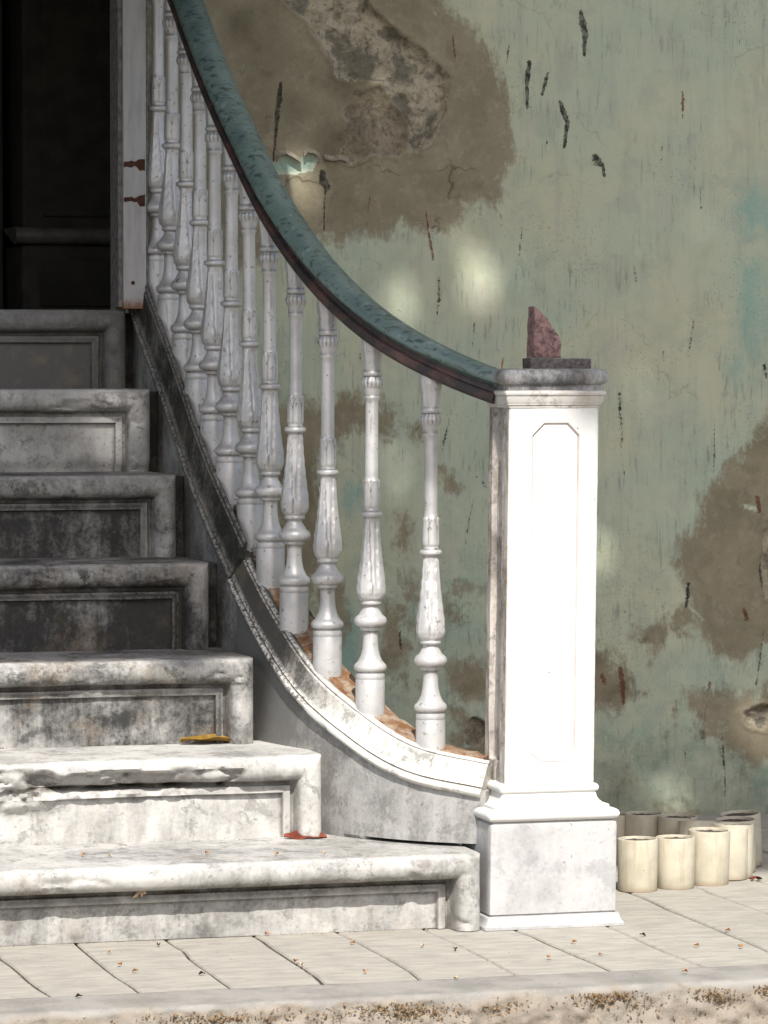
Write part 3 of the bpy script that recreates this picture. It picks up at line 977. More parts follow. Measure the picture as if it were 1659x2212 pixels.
# ------------------------------------------------------------------ marble steps
stairs = empty('staircase', (-1.0, 0.05, 0), 'worn white marble staircase of seven panelled steps with a curved moulded stringer', 'staircase')
YR = [.046, .36, .62, .88, 1.14, 1.40, 1.66]
HT = [.151, .319, .497, .683, .864, 1.051, 1.234]
XR = [-.144, -.376, -.452, -.485, -.497, -.497, -.497]
XL = -2.7


def step_profile(wv):
    R_ = 0.0255
    u = (wv - R_) / R_
    d = 0.011 + 0.027 * np.sqrt(np.clip(1 - u * u, 0, 1))
    d = np.where(wv > 2 * R_, 0.011, d)
    d = np.where(wv > 0.0515, 0.011 - 0.007 * sstep(0.0515, 0.0535, wv), d)
    d = np.where(wv > 0.060, 0.004 + 0.008 * sstep(0.060, 0.0625, wv), d)
    d = np.where(wv > 0.076, 0.012 - 0.012 * sstep(0.076, 0.079, wv), d)
    return d


wnear = np.r_[0.0255 * (1 - np.cos(np.linspace(0, math.pi, 19))), .0515, .0526, .0535, .0565, .060, .0612, .0625, .069, .076, .0775, .079]
for k in range(7):
    h = HT[k]
    z0 = HT[k - 1] - 0.004 if k else -0.004
    if k == 0: z0 = 0.001
    ht = h - z0
    ws = np.unique(np.round(np.r_[wnear[wnear < ht - .004], np.linspace(.085, ht, 14)], 5))
    zs = h - ws
    xs = np.unique(np.round(np.r_[XR[k] - wnear, np.linspace(XR[k] - .085, -1.45, 190), np.linspace(-1.45, XL, 26)], 5))
    XX, ZZ = np.meshgrid(xs, zs, indexing='ij')
    wv = np.minimum(h - ZZ, XR[k] - XX)
    lo = fbm(XX * 5 + k * 3.3, ZZ * 12, seed=60 + k)
    hi_ = fbm(XX * 55 + k, ZZ * 55, seed=70 + k, oct=3)
    # worn: the width of the roll wanders a little along the edge
    wv2 = np.clip(wv + (lo - .5) * 0.005 * sstep(0.01, 0.03, wv) * sstep(.12, .08, wv), 0, None)
    D = step_profile(wv2) + (0.022 if k == 0 else 0.007) * sstep(.055, .048, wv2)
    edge = sstep(0.02, 0.0, wv) + sstep(.02, .045, wv) * sstep(.06, .05, wv)
    D = D + (hi_ - .5) * (0.0014 + 0.0040 * edge) + (fbm(XX * 2.2, ZZ * 2.2, seed=80 + k) - .5) * 0.0025
    chip = sstep(0.60, 0.74, fbm(XX * 14 + 9, ZZ * 30 + k * 5, seed=90 + k)) * sstep(0.012, .03, wv) * sstep(.056, .046, wv)
    D -= chip * 0.007 * (.5 + hi_)
    if k == 1:   # the broken nosing of the second step
        xw = XX + (fbm(XX * 9, ZZ * 9, seed=101) - .5) * .10
        rough = (fbm(XX * 28, ZZ * 40, seed=102, oct=5, gain=.6) - .5)
        ridg = (fbm(XX * 13, ZZ * 46, seed=103, oct=4) - .5)
        # far left: the roll is broken away to a slanting ragged face down to the panel
        m1 = sstep(-.90, -.985, xw)
        slope = 0.036 - 0.020 * sstep(0.0, 0.085, wv) + rough * 0.020 + ridg * .016
        brk = np.clip(slope, .002, .046)
        zone_ = sstep(.108, .082, wv) * sstep(.006, .02, wv)
        D = D * (1 - m1 * zone_) + brk * m1 * zone_
        # middle: undercut hollow with a thin lip
        m2 = sstep(-1.0, -.94, xw) * sstep(-.50, -.72, xw) * sstep(.020, .030, wv + ridg * .02) * sstep(.068, .052, wv)
        D -= m2 * (0.018 + rough * .03)
        m3 = sstep(-.50, -.72, xw) * sstep(.050, .058, wv) * sstep(.092, .074, wv)
        D += m3 * (rough * .026 + ridg * .012 - .003)
        pit = sstep(.60, .70, fbm(XX * 18, ZZ * 36, seed=104)) * sstep(.01, .03, wv) * sstep(.07, .05, wv) * sstep(-.30, -.6, XX)
        D -= pit * .012
        ero = np.clip(m2 * .8 + m1 * zone_ * sstep(-.02, -.14, rough + ridg) + pit * .7, 0, 1)
    else:
        ero = 0
    if k == 5:
        pass
    YY = YR[k] - D
    if k == 5:   # bottom bed of the sixth step is ragged
        YY += sstep(z0 + .03, z0, ZZ + (fbm(XX * 12, 0, seed=7) - .5) * .03) * .012
    nX, nZ = XX.shape
    Vs = np.stack([XX, YY, ZZ], -1)
    # top edge: small round-over with waviness
    Vs[:, 0, 2] -= 0.0025 + (fbm(xs * 30, k * 2.0, seed=88) - .5) * .003
    Vl = Vs.reshape(-1, 3).tolist()
    Fl = grid_faces(nX, nZ, True)
    Fl = [f[::-1] for f in Fl]
    # tread
    yb = (YR[k + 1] + .03) if k < 6 else YW + .06
    ty = np.r_[0.006, 0.02, 0.05, .1, .16, .22, 1e9]
    b0 = len(Vl)
    cols = len(ty)
    for i in range(nX):
        yf = YY[i, 0]
        for j, t in enumerate(ty):
            y = min(yf + t, yb) if t < 1e8 else yb
            y = yf + (yb - yf) * (j + 1) / cols if yf + t > yb and t < 1e8 else y
            sag = 0.004 * math.exp(-((xs[i] + 1.25) / .45) ** 2) * math.exp(-(t / .12) ** 2) if t < 1e8 else 0
            Vl.append((xs[i], y, h - sag + (0 if j else -.0006)))
    for i in range(nX - 1):
        Fl.append((i * nZ, (i + 1) * nZ, b0 + (i + 1) * cols, b0 + i * cols)[::1])
        for j in range(cols - 1):
            Fl.append((b0 + i * cols + j, b0 + (i + 1) * cols + j, b0 + (i + 1) * cols + j + 1, b0 + i * cols + j + 1))
    # right end face
    i = nX - 1
    b1 = len(Vl)
    for j in range(nZ):
        Vl.append((XR[k] - .0004, yb, zs[j]))
    for j in range(nZ - 1):
        Fl.append((i * nZ + j + 1, b1 + j + 1, b1 + j, i * nZ + j))
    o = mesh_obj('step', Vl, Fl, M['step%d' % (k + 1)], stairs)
    auto_smooth(o, 50)
    sk = np.zeros(len(Vl), np.float32)
    sk[:nX * nZ] = (sstep(.03, .075, wv)).reshape(-1)
    o.data.attributes.new('sunk', 'FLOAT', 'POINT').data.foreach_set('value', sk)
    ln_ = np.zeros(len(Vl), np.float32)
    wd_ = .012 if k == 0 else .004  # groove dirt plus nosing shadow painted into the colour, wider on bottom step
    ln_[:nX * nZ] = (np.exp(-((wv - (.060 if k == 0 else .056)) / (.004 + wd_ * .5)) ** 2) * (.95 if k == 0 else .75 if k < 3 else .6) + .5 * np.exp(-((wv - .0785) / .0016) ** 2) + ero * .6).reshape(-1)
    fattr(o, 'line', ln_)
    wr_ = np.zeros(len(Vl), np.float32)
    wr_[:nX * nZ] = (.8 * np.exp(-((wv - .0640) / .0016) ** 2) + .6 * np.exp(-((wv - .075) / .0012) ** 2) + .5 * np.exp(-((wv - .004) / .004) ** 2)).reshape(-1)
    fattr(o, 'wear', wr_)
    # core of the stair behind the front so that nothing shows through
    if k < 6:
        pass
V, F = boxes([(XL, XR[k] - .004, YR[k] + .02, YR[k] + .27, 0.0, HT[k] - .012) for k in range(7)] + [(XR[k] - .0035, XR[k] + .034, YR[k] + .05, YR[k] + .27, 0.0, HT[k] - .004 - .0005 * k) for k in range(1, 7)])
mesh_obj('step_core', V, F, M['stringer_up'], stairs)

# ------------------------------------------------------------------ balustrade path
BX = [930, 802, 708, 638, 583, 540, 500, 464, 432, 403, 372, 342]
BB = [1612, 1535, 1452, 1352, 1253, 1158, 1069, 979, 886, 803, 720, 638]
BR_ = [1193, 1110, 1020, 928, 835, 743, 656, 568, 481, 398, 315, 234.6]
BY = [.2, .325, .455, .585, .715, .845, .975, 1.105, 1.235, 1.365, 1.495, 1.625]
base, ring = [], []
for x, b, r, y in zip(BX, BB, BR_, BY):
    base.append(at(x, b, Y=y))
    ring.append(at(x, r, Y=y)[2])
base = np.array(base)
ring = np.array(ring)
sz = 1.0 + np.clip((np.array(BY) - .3) / 1.3, 0, 1) * 0.065
P3 = [(-.083, .120, .320), (-.125, .148, .328)] + base.tolist()
P3[-1][2] = base[-2][2] + .0885
P3.append((P3[-1][0], 1.697, P3[-1][2] + .05))
SX, ST = spline(P3, 120)
# stringer: stone with a moulded upper band, in two blocks
mould = [(-.060, 0), (.006, 0), (.010, .018), (.0165, .024), (.0235, .0225), (.0270, .0180), (.0275, .0130), (.0258, .0110), (.0258, .0095), (.0305, .0080), (.0325, .0040), (.0355, -.0070), (.0400, -.0190), (.0450, -.0300), (.0495, -.0375), (.0510, -.0395),
         (.0485, -.0408), (.0485, -.0425), (.0540, -.0440), (.0575, -.0475), (.0580, -.0530), (.0555, -.0575), (.0500, -.0605), (.0455, -.0620), (.042, -.070), (-.060, -.070)]
mould_up = [(-.060, 0), (.029, 0), (.0300, .040), (.0325, .0465), (.0362, .0462), (.0385, .0420), (.0385, .0365), (.0365, .0350), (.0365, .0335), (.0405, .0320), (.0415, .0280), (.0425, .0130), (.0445, -.0040), (.0475, -.0230), (.0505, -.0365), (.0512, -.0395)] + mould[16:]
cut = int(np.argmin(abs(SX[:, 1] - .80)))
stringer = bpy.data.objects.new('stringer', None)
link(stringer, stairs)


def block(i0, i1, grow, mm, mf, dz=0.0, nm='stringer_block', hs=1.0):
    X = SX[i0:i1].copy()
    T = ST[i0:i1]
    X[:, 2] -= 0.010 - dz
    pf = [(a + (grow if a > 0 else 0), b * (hs if b > 0 else 1)) for a, b in (mould if hs < 1 else mould_up)]
    V, F = sweep(X, T, [(a, b) for a, b in pf])
    V = np.array(V)
    nz_ = (fbm(V[:, 0] * 40, V[:, 1] * 40, V[:, 2] * 40, seed=5) - .5) * .0028
    V[:, 0] += nz_
    V[:, 1] += nz_
    o = mesh_obj('moulded_coping', V, F, mm, stringer)
    auto_smooth(o, 28)
    lp = np.array([1.0 if j in (7, 8, 16, 17) else 0.0 for j in range(len(mould))])
    fattr(o, 'line', np.tile(lp, len(X)) * .8)
    nm_ = len(X)
    gr = sstep(.34, .66, X[:, 1])  # dirt gradient that also paints in shade beyond the sun's edge
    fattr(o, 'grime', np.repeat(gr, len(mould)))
    wp_ = np.array([1.0 if j in (4, 5, 9, 14, 15, 18, 19) else 0.0 for j in range(len(mould))])
    fattr(o, 'wear', np.tile(wp_, nm_) * .8)
    # plain face: vertical down to the ground under the coping
    V, F = [], []
    n = len(X)
    zl = np.linspace(0, 1, 8)
    for p, t in zip(X, T):
        nn = np.array([-t[1], t[0], 0])
        nn /= np.linalg.norm(nn)
        zt_ = p[2] - .048
        zb_ = min(.16, zt_ - .02) if p[1] < .3 else 0.0
        zb_ = 0.002 if p[1] > .36 else 0.158
        for f in zl:
            V.append((*(p + nn * (.046 + grow))[:2], zt_ + (zb_ - zt_) * f))
        for f in zl[::-1]:
            V.append((*(p - nn * .060)[:2], zt_ + ((zb_ if p[1] < .3 else 0.002) - zt_) * f))
    kk = 16
    for i in range(n - 1):
        for j in range(kk):
            j2 = (j + 1) % kk
            F.append((i * kk + j, i * kk + j2, (i + 1) * kk + j2, (i + 1) * kk + j))
    F.append(tuple(range(kk))[::-1])
    F.append(tuple((n - 1) * kk + j for j in range(kk)))
    o = mesh_obj(nm, V, F, mf, stringer)
    fattr(o, 'grime', np.repeat(gr, kk))
    auto_smooth(o, 30)
    return o


# normals: the left of travel (pillar -> house) points to the stair side
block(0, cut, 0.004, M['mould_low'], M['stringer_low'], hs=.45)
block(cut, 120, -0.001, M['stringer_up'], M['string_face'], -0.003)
# crumbling rusty bed under the balusters
RX = SX.copy()
RX[:, 2] -= 0.0098
for nm, a, b, top, ins, mt in (('rusty_bed', 1, cut, .0125, .016, M['rust']), ('mortar_bed', cut, 120, .007, .006, M['mortar'])):
    bedp = [(-.045, 0), (ins - .003, 0), (ins, .4 * top), (ins - .003, top), (-.015, top + .002), (-.045, top)]
    V, F = sweep(RX[a:b], ST[a:b], bedp)
    V = np.array(V)
    jx = (fbm(V[:, 0] * 60, V[:, 1] * 60, V[:, 2] * 60, seed=15, oct=4) - .5)
    V[:, 0] += jx * .012
    V[:, 2] += jx * .010
    o = mesh_obj(nm, V, F, mt, stringer)
    auto_smooth(o, 40)

# ------------------------------------------------------------------ balustrade: balusters and handrail
bal = empty('balustrade', (-.35, .6, .3), 'curved iron balustrade with silver painted balusters under a green copper handrail', 'balustrade')
bp = [(.366, .0225), (.348, .0228), (.335, .0225), (.320, .0195), (.300, .0180), (.288, .0178), (.2855, .0200), (.2815, .0212), (.2785, .0200), (.2765, .0172),
      (.274, .0185), (.269, .0212), (.264, .0220), (.258, .0205), (.2525, .0172), (.246, .0162), (.238, .0148), (.2365, .0158), (.2340, .0162), (.2315, .0150), (.2290, .0134), (.220, .0130),
      (.150, .0133), (.078, .0138), (.0715, .0140), (.0665, .0152), (.060, .0146), (.030, .0146), (.012, .0150), (.006, .0160), (.0045, .0205), (.0015, .0225), (-.0020, .0225), (-.0048, .0200), (-.0070, .0158), (-.012, .0150),
      (-.030, .0158), (-.055, .0175), (-.085, .0205), (-.110, .0235), (-.130, .0264), (-.148, .0280), (-.160, .0276), (-.170, .0248), (-.1755, .0205), (-.1765, .0205), (-.1775, .0213), (-.1805, .0215), (-.1825, .0205), (-.1845, .0168), (-.187, .0155),
      (-.190, .0160), (-.195, .0192), (-.199, .0215), (-.204, .0245), (-.2055, .0275), (-.210, .0315), (-.216, .0334), (-.2215, .0320), (-.226, .0280), (-.2275, .0235), (-.230, .0212), (-.2325, .0214), (-.2345, .0200), (-.2365, .0155),
      (-.244, .0148), (-.258, .0152), (-.272, .0165), (-.284, .0190), (-.294, .0232), (-.299, .0262), (-.301, .0285), (-.305, .0322), (-.310, .0334), (-.3145, .0322), (-.3175, .0290), (-.3185, .0262), (-.3205, .0262), (-.3215, .0290), (-.326, .0296), (-.331, .0296), (-.3325, .0290), (-.334, .0297), (-.36, .0297), (-.40, .0298), (-.475, .0298)]
# resample so carved zones have enough rings
bz = np.array([p[0] for p in bp])[::-1]
br = np.array([p[1] for p in bp])[::-1]
zr = set(np.round(bz, 5))
for a, b, st_ in ((-.176, .0715, .0026), (.25, .28, .002), (.288, .35, .004)):
    zr |= set(np.round(np.arange(a, b, st_), 5))
zr = np.array(sorted(zr))
rad = np.interp(zr, bz, br)
SEG = 56
th = np.arange(SEG) * 2 * math.pi / SEG
ZR, TH = np.meshgrid(zr, th, indexing='ij')
RRm = np.repeat(rad[:, None], SEG, 1)
RRm = RRm * (1 + 0.075 * (np.abs(np.cos(7 * TH)) - .6) * sstep(.2525, .257, ZR) * sstep(.278, .273, ZR))
RRm = RRm * (1 + 0.035 * np.cos(8 * TH) * sstep(.288, .30, ZR) * sstep(.345, .335, ZR))
# acanthus leaves: three big, each with a midrib and slanting veins
lt = (TH * 3 / (2 * math.pi)) % 1.0
lu = np.abs(lt - .5) * 2                            # 0 at the midrib, 1 between leaves
zone = sstep(-.1745, -.165, ZR) * sstep(-.008, -.02, ZR)
tlow = np.clip((ZR + .175) / .165, 0, 1)
edgew = 0.82 - 0.40 * tlow + 0.035 * np.sin(ZR * 170 + 1.3 * np.floor(TH * 3 / (2 * math.pi)))
leaf = sstep(edgew + .07, edgew - .03, lu)
rib = np.exp(-(lu / .09) ** 2)
vein = np.cos((ZR * 260 - lu * 7.5)) * (1 - rib) * sstep(.05, .2, lu)
second = sstep(.90, 1.0, lu) * sstep(.2, .6, 1 - tlow)
RRm += zone * (0.0034 * leaf + 0.0016 * rib + 0.0005 * vein * leaf + .0022 * second - .0022)
zone2 = sstep(.010, .016, ZR) * sstep(.0715, .069, ZR)
lt6 = (TH * 5 / (2 * math.pi)) % 1.0
lu6 = np.abs(lt6 - .5) * 2
tip = sstep(0.030, 0.0, (ZR - .040) - .032 * (1 - lu6))
RRm += zone2 * (0.0022 * tip - .0014 * np.exp(-((lu6 - 1) / .16) ** 2) + .0006 * np.exp(-(lu6 / .12) ** 2))
bv = np.stack([RRm * np.cos(TH), RRm * np.sin(TH), ZR], -1).reshape(-1, 3)
bf = []
nr = len(zr)
for i in range(nr - 1):
    for j in range(SEG):
        j2 = (j + 1) % SEG
        bf.append((i * SEG + j, i * SEG + j2, (i + 1) * SEG + j2, (i + 1) * SEG + j))
bf.append(tuple(range(SEG))[::-1])
bf.append(tuple((nr - 1) * SEG + j for j in range(SEG)))
bm = bpy.data.meshes.new('baluster')
bm.from_pydata(bv.tolist(), [], bf)
bm.polygons.foreach_set('use_smooth', np.ones(len(bm.polygons), bool))
bm.set_sharp_from_angle(angle=R(55))
bm.materials.append(M['iron'])
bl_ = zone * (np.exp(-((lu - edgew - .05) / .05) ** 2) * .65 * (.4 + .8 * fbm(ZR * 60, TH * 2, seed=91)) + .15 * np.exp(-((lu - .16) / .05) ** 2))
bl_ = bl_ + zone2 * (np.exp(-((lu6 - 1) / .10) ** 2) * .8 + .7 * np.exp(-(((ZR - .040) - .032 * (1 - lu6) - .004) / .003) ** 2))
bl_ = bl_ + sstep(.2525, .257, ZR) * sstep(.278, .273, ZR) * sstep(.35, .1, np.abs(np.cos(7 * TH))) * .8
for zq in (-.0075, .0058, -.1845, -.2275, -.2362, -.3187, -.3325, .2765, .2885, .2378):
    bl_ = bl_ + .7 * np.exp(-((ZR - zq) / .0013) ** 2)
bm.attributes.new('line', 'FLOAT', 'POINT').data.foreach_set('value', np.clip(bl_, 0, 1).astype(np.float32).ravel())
proto = bpy.data.objects.new('baluster', bm)
org = np.array(bal.location)
for i in range(12):
    o = proto if i == 0 else proto.copy()
    link(o)
    o.parent = bal
    o.location = np.array([base[i][0], base[i][1], ring[i]]) - org
    o.scale = (sz[i],) * 3
    o.rotation_euler = (R(rng.uniform(-.4, .4)), R(rng.uniform(-.4, .4)), R(20 + rng.uniform(-14, 14) + i * 3))
# handrail follows the ring heights
rb_ = [(-.079, .120, 1.027), (-.125, .150, 1.047)] + [(base[i][0], base[i][1], ring[i] + .350 * sz[i]) for i in range(12)]
rb_ = np.array(rb_)
yy = rb_[5:, 1]
rb_[5:, 2] = np.polyval(np.polyfit(yy, rb_[5:, 2], 2), yy)
rb_ = rb_.tolist()
rb_.append((rb_[-1][0], 1.697, rb_[-1][2] + .055))
HX, HT_ = spline(rb_, 150)
band = [(-.022, 0), (.022, 0), (.0275, .003), (.0300, .007), (.0300, .0165), (.0270, .0200), (.0185, .0225), (.0165, .030), (.018, .0375), (-.018, .0375), (-.0165, .030), (-.0185, .0225), (-.0270, .0200), (-.0300, .0165), (-.0300, .007), (-.0275, .003)]
V, F = sweep(HX, HT_, band)
auto_smooth(mesh_obj('rail_band', V, F, M['band'], bal), 30)
capp = [(-.020, .034), (.020, .034)] + [((.0355) * math.cos(a), .0455 + (.0225 if math.sin(a) > 0 else .0115) * math.sin(a)) for a in np.linspace(-.9, math.pi + .9, 22)]
V, F = sweep(HX, HT_, capp)
V = np.array(V)
jn = (fbm(V[:, 0] * 9, V[:, 1] * 9, V[:, 2] * 9, seed=25) - .5) * .0016
V[:, 2] += jn
auto_smooth(mesh_obj('copper_handrail', V, F, M['copper'], bal), 40)

# ------------------------------------------------------------------ newel pillar
pil = empty('newel_pillar', (0.01, .115, 0), 'square white marble newel pillar on a plinth with a rounded cap', 'pillar')


def lean(z): return (z - .65) * 0.012


def stack(prof, x0, x1, y0, y1, name, mat, sharp=30, rc=.004, amp=.0012, nseg=10):
    """prof: (overhang, z); square section with softly rounded corners following the profile"""
    V, F = [], []
    loop = []
    cx, cy = (x0 + x1) / 2, (y0 + y1) / 2
    hx, hy = (x1 - x0) / 2, (y1 - y0) / 2
    for (sx, sy, a0) in ((1, -1, -math.pi / 2), (1, 1, 0), (-1, 1, math.pi / 2), (-1, -1, math.pi)):
        for q in (0, .5, 1):
            a = a0 + q * math.pi / 2
            loop.append((sx, sy, math.cos(a), math.sin(a)))
    pts = []
    for k in range(12):
        pts.append(loop[k])
    for (ov, z) in prof:
        ring_ = []
        for (sx, sy, c, s) in pts:
            ring_.append((cx + sx * (hx + ov - rc) + rc * c + lean(z), cy + sy * (hy + ov - rc) + rc * s, z))
        # subdivide straight sides for relief
        full = []
        for k in range(12):
            a, b = ring_[k], ring_[(k + 1) % 12]
            full.append(a)
            if k % 3 == 2:
                for q in range(1, nseg):
                    f = q / nseg
                    full.append(tuple(a[i] + (b[i] - a[i]) * f for i in range(3)))
        V += full
    m = len(full)
    V = np.array(V)
    nz_ = (fbm(V[:, 0] * 30, V[:, 1] * 30, V[:, 2] * 30, seed=33) - .5) * amp * 2
    V[:, 1] += nz_
    V[:, 0] += nz_ * .6
    for i in range(len(prof) - 1):
        for j in range(m):
            F.append((i * m + j, i * m + (j + 1) % m, (i + 1) * m + (j + 1) % m, (i + 1) * m + j))
    F.append(tuple(range(m))[::-1])
    F.append(tuple((len(prof) - 1) * m + j for j in range(m)))
    return auto_smooth(mesh_obj(name, V, F, mat, pil), sharp)


PX0, PX1, PY0, PY1 = -.120, .142, -.004, .190
stack([(.014, .0005), (.014, .006), (.008, .014), (.006, .0235), (.004, .0250), (-.003, .0255), (-.004, .0275), (.0, .029)] + [(0, z) for z in np.linspace(.031, .198, 14)] + [(-.001, .2045), (-.006, .2065), (-.007, .2085)], PX0, PX1, PY0, PY1, 'plinth_block', M['plinth'], amp=.0012, rc=.005)
tor = [(-.008, .2087), (-.004, .2095)] + [(-.004 + .0125 * math.cos(a) - .004, .2205 + .011 * math.sin(a)) for a in np.linspace(-1.4, 1.4, 9)] + [(-.012, .2325), (-.012, .2375)]
tor += [(-.012 - .021 * math.sin(t), .2385 + .021 * (1 - math.cos(t))) for t in np.linspace(.1, 1.5, 8)]
tor += [(-.034, .2605), (-.034, .2625)] + [(-.034 + .0055 * math.cos(a), .2700 + .0075 * math.sin(a)) for a in np.linspace(-1.4, 1.4, 7)] + [(-.036, .2785), (-.042, .2815)]
stack(tor, PX0, PX1, PY0, PY1, 'base_moulding', M['pillar'], rc=.004)
# shaft with sunk chamfered panel on the front and a grooved left side
sx0, sx1, sy0, sy1 = -.0795, .1055, .036, .166
szb, szt = .2805, 1.0195
nxs, nzs = 140, 420
xx = np.linspace(sx0, sx1, nxs)
zz = np.linspace(szb, szt, nzs)
XX, ZZ = np.meshgrid(xx, zz, indexing='ij')
a0, b0 = -.030, .0655
zt_, zb_ = .9885, .319
ch = .024
dd = np.minimum.reduce([XX - a0, b0 - XX, zt_ - ZZ, ZZ - zb_, (XX - a0 + zt_ - ZZ - ch) * .7071, (b0 - XX + zt_ - ZZ - ch) * .7071, (XX - a0 + ZZ - zb_ - ch) * .7071, (b0 - XX + ZZ - zb_ - ch) * .7071])
dep = .0030 * sstep(-.001, .002, dd) + .0030 * np.exp(-((dd - .001) / .0016) ** 2) + (fbm(XX * 18, ZZ * 18, seed=36) - .5) * .0012
ed = np.minimum(XX - sx0, sx1 - XX)
dep += sstep(.004, 0, ed) * (.003 + (fbm(XX * 50, ZZ * 40, seed=39) - .5) * .004)
V = np.stack([XX + lean(ZZ), sy0 + dep, ZZ], -1).reshape(-1, 3)
o = mesh_obj('shaft_front', V, grid_faces(nxs, nzs), M['pillar'], pil)
fattr(o, 'line', np.exp(-((dd - .0008) / .0015) ** 2) * (.05 + .8 * fbm(XX * 9, ZZ * 9, seed=47)) + .8 * sstep(.0045, .001, XX - sx0) * fbm(XX * 40, ZZ * 14, seed=48))
auto_smooth(o, 40)
nys = 44
yy = np.linspace(sy0 + .003, sy1, nys)
YY, ZZ = np.meshgrid(yy, zz, indexing='ij')
g = .010 * sstep(sy0 + .038, sy0 + .042, YY) * sstep(sy1 - .024, sy1 - .028, YY) * sstep(szb + .04, szb + .045, ZZ)
g += .006 * np.exp(-((YY - sy0 - .062) / .005) ** 2) + (fbm(YY * 60, ZZ * 9, seed=37) - .5) * .004
V = np.stack([sx0 + g + lean(ZZ), YY, ZZ], -1).reshape(-1, 3)
V = np.vstack([V, [(sx0 + .004 + lean(szb), sy1, szb), (sx0 + .004 + lean(szt), sy1, szt)]])
o = mesh_obj('shaft_side', V, [f[::-1] for f in grid_faces(nys, nzs)], M['pillar_side'], pil)
auto_smooth(o, 40)
V, F = [], []
for z in (szb, szt):
    V += [(sx0 + .013 + lean(z), sy0 + .0085, z), (sx1 + lean(z), sy0 + .003, z), (sx1 + lean(z), sy1, z), (sx0 + .0005 + lean(z), sy1 + .0005, z)]
F = [(1, 2, 6, 5), (2, 3, 7, 6), (0, 3, 2, 1), (4, 5, 6, 7)]
mesh_obj('shaft_body', V, F, M['pillar'], pil)
# cap
cp = [(.0015, 1.0198), (.0015, 1.0245), (.0045, 1.0255), (.0045, 1.0285), (.0055, 1.0290), (.0075, 1.0340), (.0085, 1.0415), (.0080, 1.0425), (.0075, 1.0430)]
cp += [(.0085 + .0035 * math.cos(a), 1.0480 + .0048 * math.sin(a)) for a in np.linspace(-1.4, 1.4, 6)] + [(.0065, 1.0535)]
stack(cp, sx0, sx1, sy0, sy1, 'neck_moulding', M['neck'], rc=.003)
cs = [(.0055, 1.0537), (.0055, 1.0635), (.006, 1.0645)] + [(.006 + .0105 * math.cos(a), 1.0800 + .0150 * math.sin(a)) for a in np.linspace(-1.45, 1.35, 12)] + [(.003, 1.0957), (-.02, 1.0962)]
stack(cs, sx0, sx1, sy0, sy1, 'cap_slab', M['cap'], rc=.008, amp=.0016)

# ------------------------------------------------------------------ broken stones on the cap
def rough_prism(name, outline, y0, y1, mat, label, cat, skew=0.0, sub=5, amp=.0025):
    """outline: list of (x, z) counter-clockwise seen from the front"""
    pts = []
    n = len(outline)
    for i in range(n):
        a, b = np.array(outline[i]), np.array(outline[(i + 1) % n])
        for q in range(sub):
            pts.append(a + (b - a) * q / sub)
    pts = np.array(pts)
    c = pts.mean(0)
    lay = []
    for y, s in ((y0, .90), (y0 + .002, .985), (y0 + (y1 - y0) * .35, 1), (y0 + (y1 - y0) * .7, 1), (y1 - .002, .985), (y1, .92)):
        q = c + (pts - c) * s
        q[:, 1] = np.maximum(q[:, 1], pts[:, 1].min())
        lay.append(np.c_[q[:, 0] + skew * (y - y0), np.full(len(q), y), q[:, 1]])
    V = np.vstack(lay)
    zmin = V[:, 2].min()
    dn = np.stack([fbm(V[:, 0] * 60 + k * 9, V[:, 1] * 60, V[:, 2] * 60, seed=45 + k) - .5 for k in range(3)], -1) * amp * 2
    dn[:, 2] = np.where(V[:, 2] < zmin + .0005, 0, dn[:, 2])
    V = V + dn
    m = len(pts)
    F = [(i * m + j, i * m + (j + 1) % m, (i + 1) * m + (j + 1) % m, (i + 1) * m + j) for i in range(5) for j in range(m)]
    # fan caps
    V = np.vstack([V, V[:m].mean(0) + [0, -.001, 0], V[5 * m:].mean(0) + [0, .001, 0]])
    F += [(6 * m, (j + 1) % m, j) for j in range(m)] + [(6 * m + 1, 5 * m + j, 5 * m + (j + 1) % m) for j in range(m)]
    ctr = (c[0], (y0 + y1) / 2, zmin)
    o = mesh_obj(name, V, F, mat, origin=ctr)
    auto_smooth(o, 32)
    return tag(o, label, cat)


zc = 1.0966
Yf = .055
fx0, fx1 = at(1146, 785, Y=Yf)[0], at(1279, 785, Y=Yf)[0]
rough_prism('flat_stone', [(fx0, zc), (fx1, zc), (fx1, zc + .0195), (fx0, zc + .0205)], Yf, Yf + .055, plain('grey_granite', (0.15, 0.125, 0.12), .75, .55, 130, .6), 'flat dark granite offcut lying on the pillar cap under the upright shard', 'stone', amp=.0012, sub=8)
up_ = [(1153, 770), (1214, 770), (1213, 738), (1206, 718), (1194, 703), (1184, 684), (1174, 672), (1163, 663), (1154, 660)]
Yu = .062
zoff = zc + .0212
ol = [(at(x, y, Y=Yu)[0], at(x, y, Y=Yu)[2]) for x, y in up_]
dz_ = zoff - ol[0][1]
ol = [(x, z + dz_) for x, z in ol]
rough_prism('upright_stone', ol, Yu, Yu + .042, M['granite'], 'pointed pink granite shard standing upright on the flat stone', 'stone', amp=.0042, sub=7)

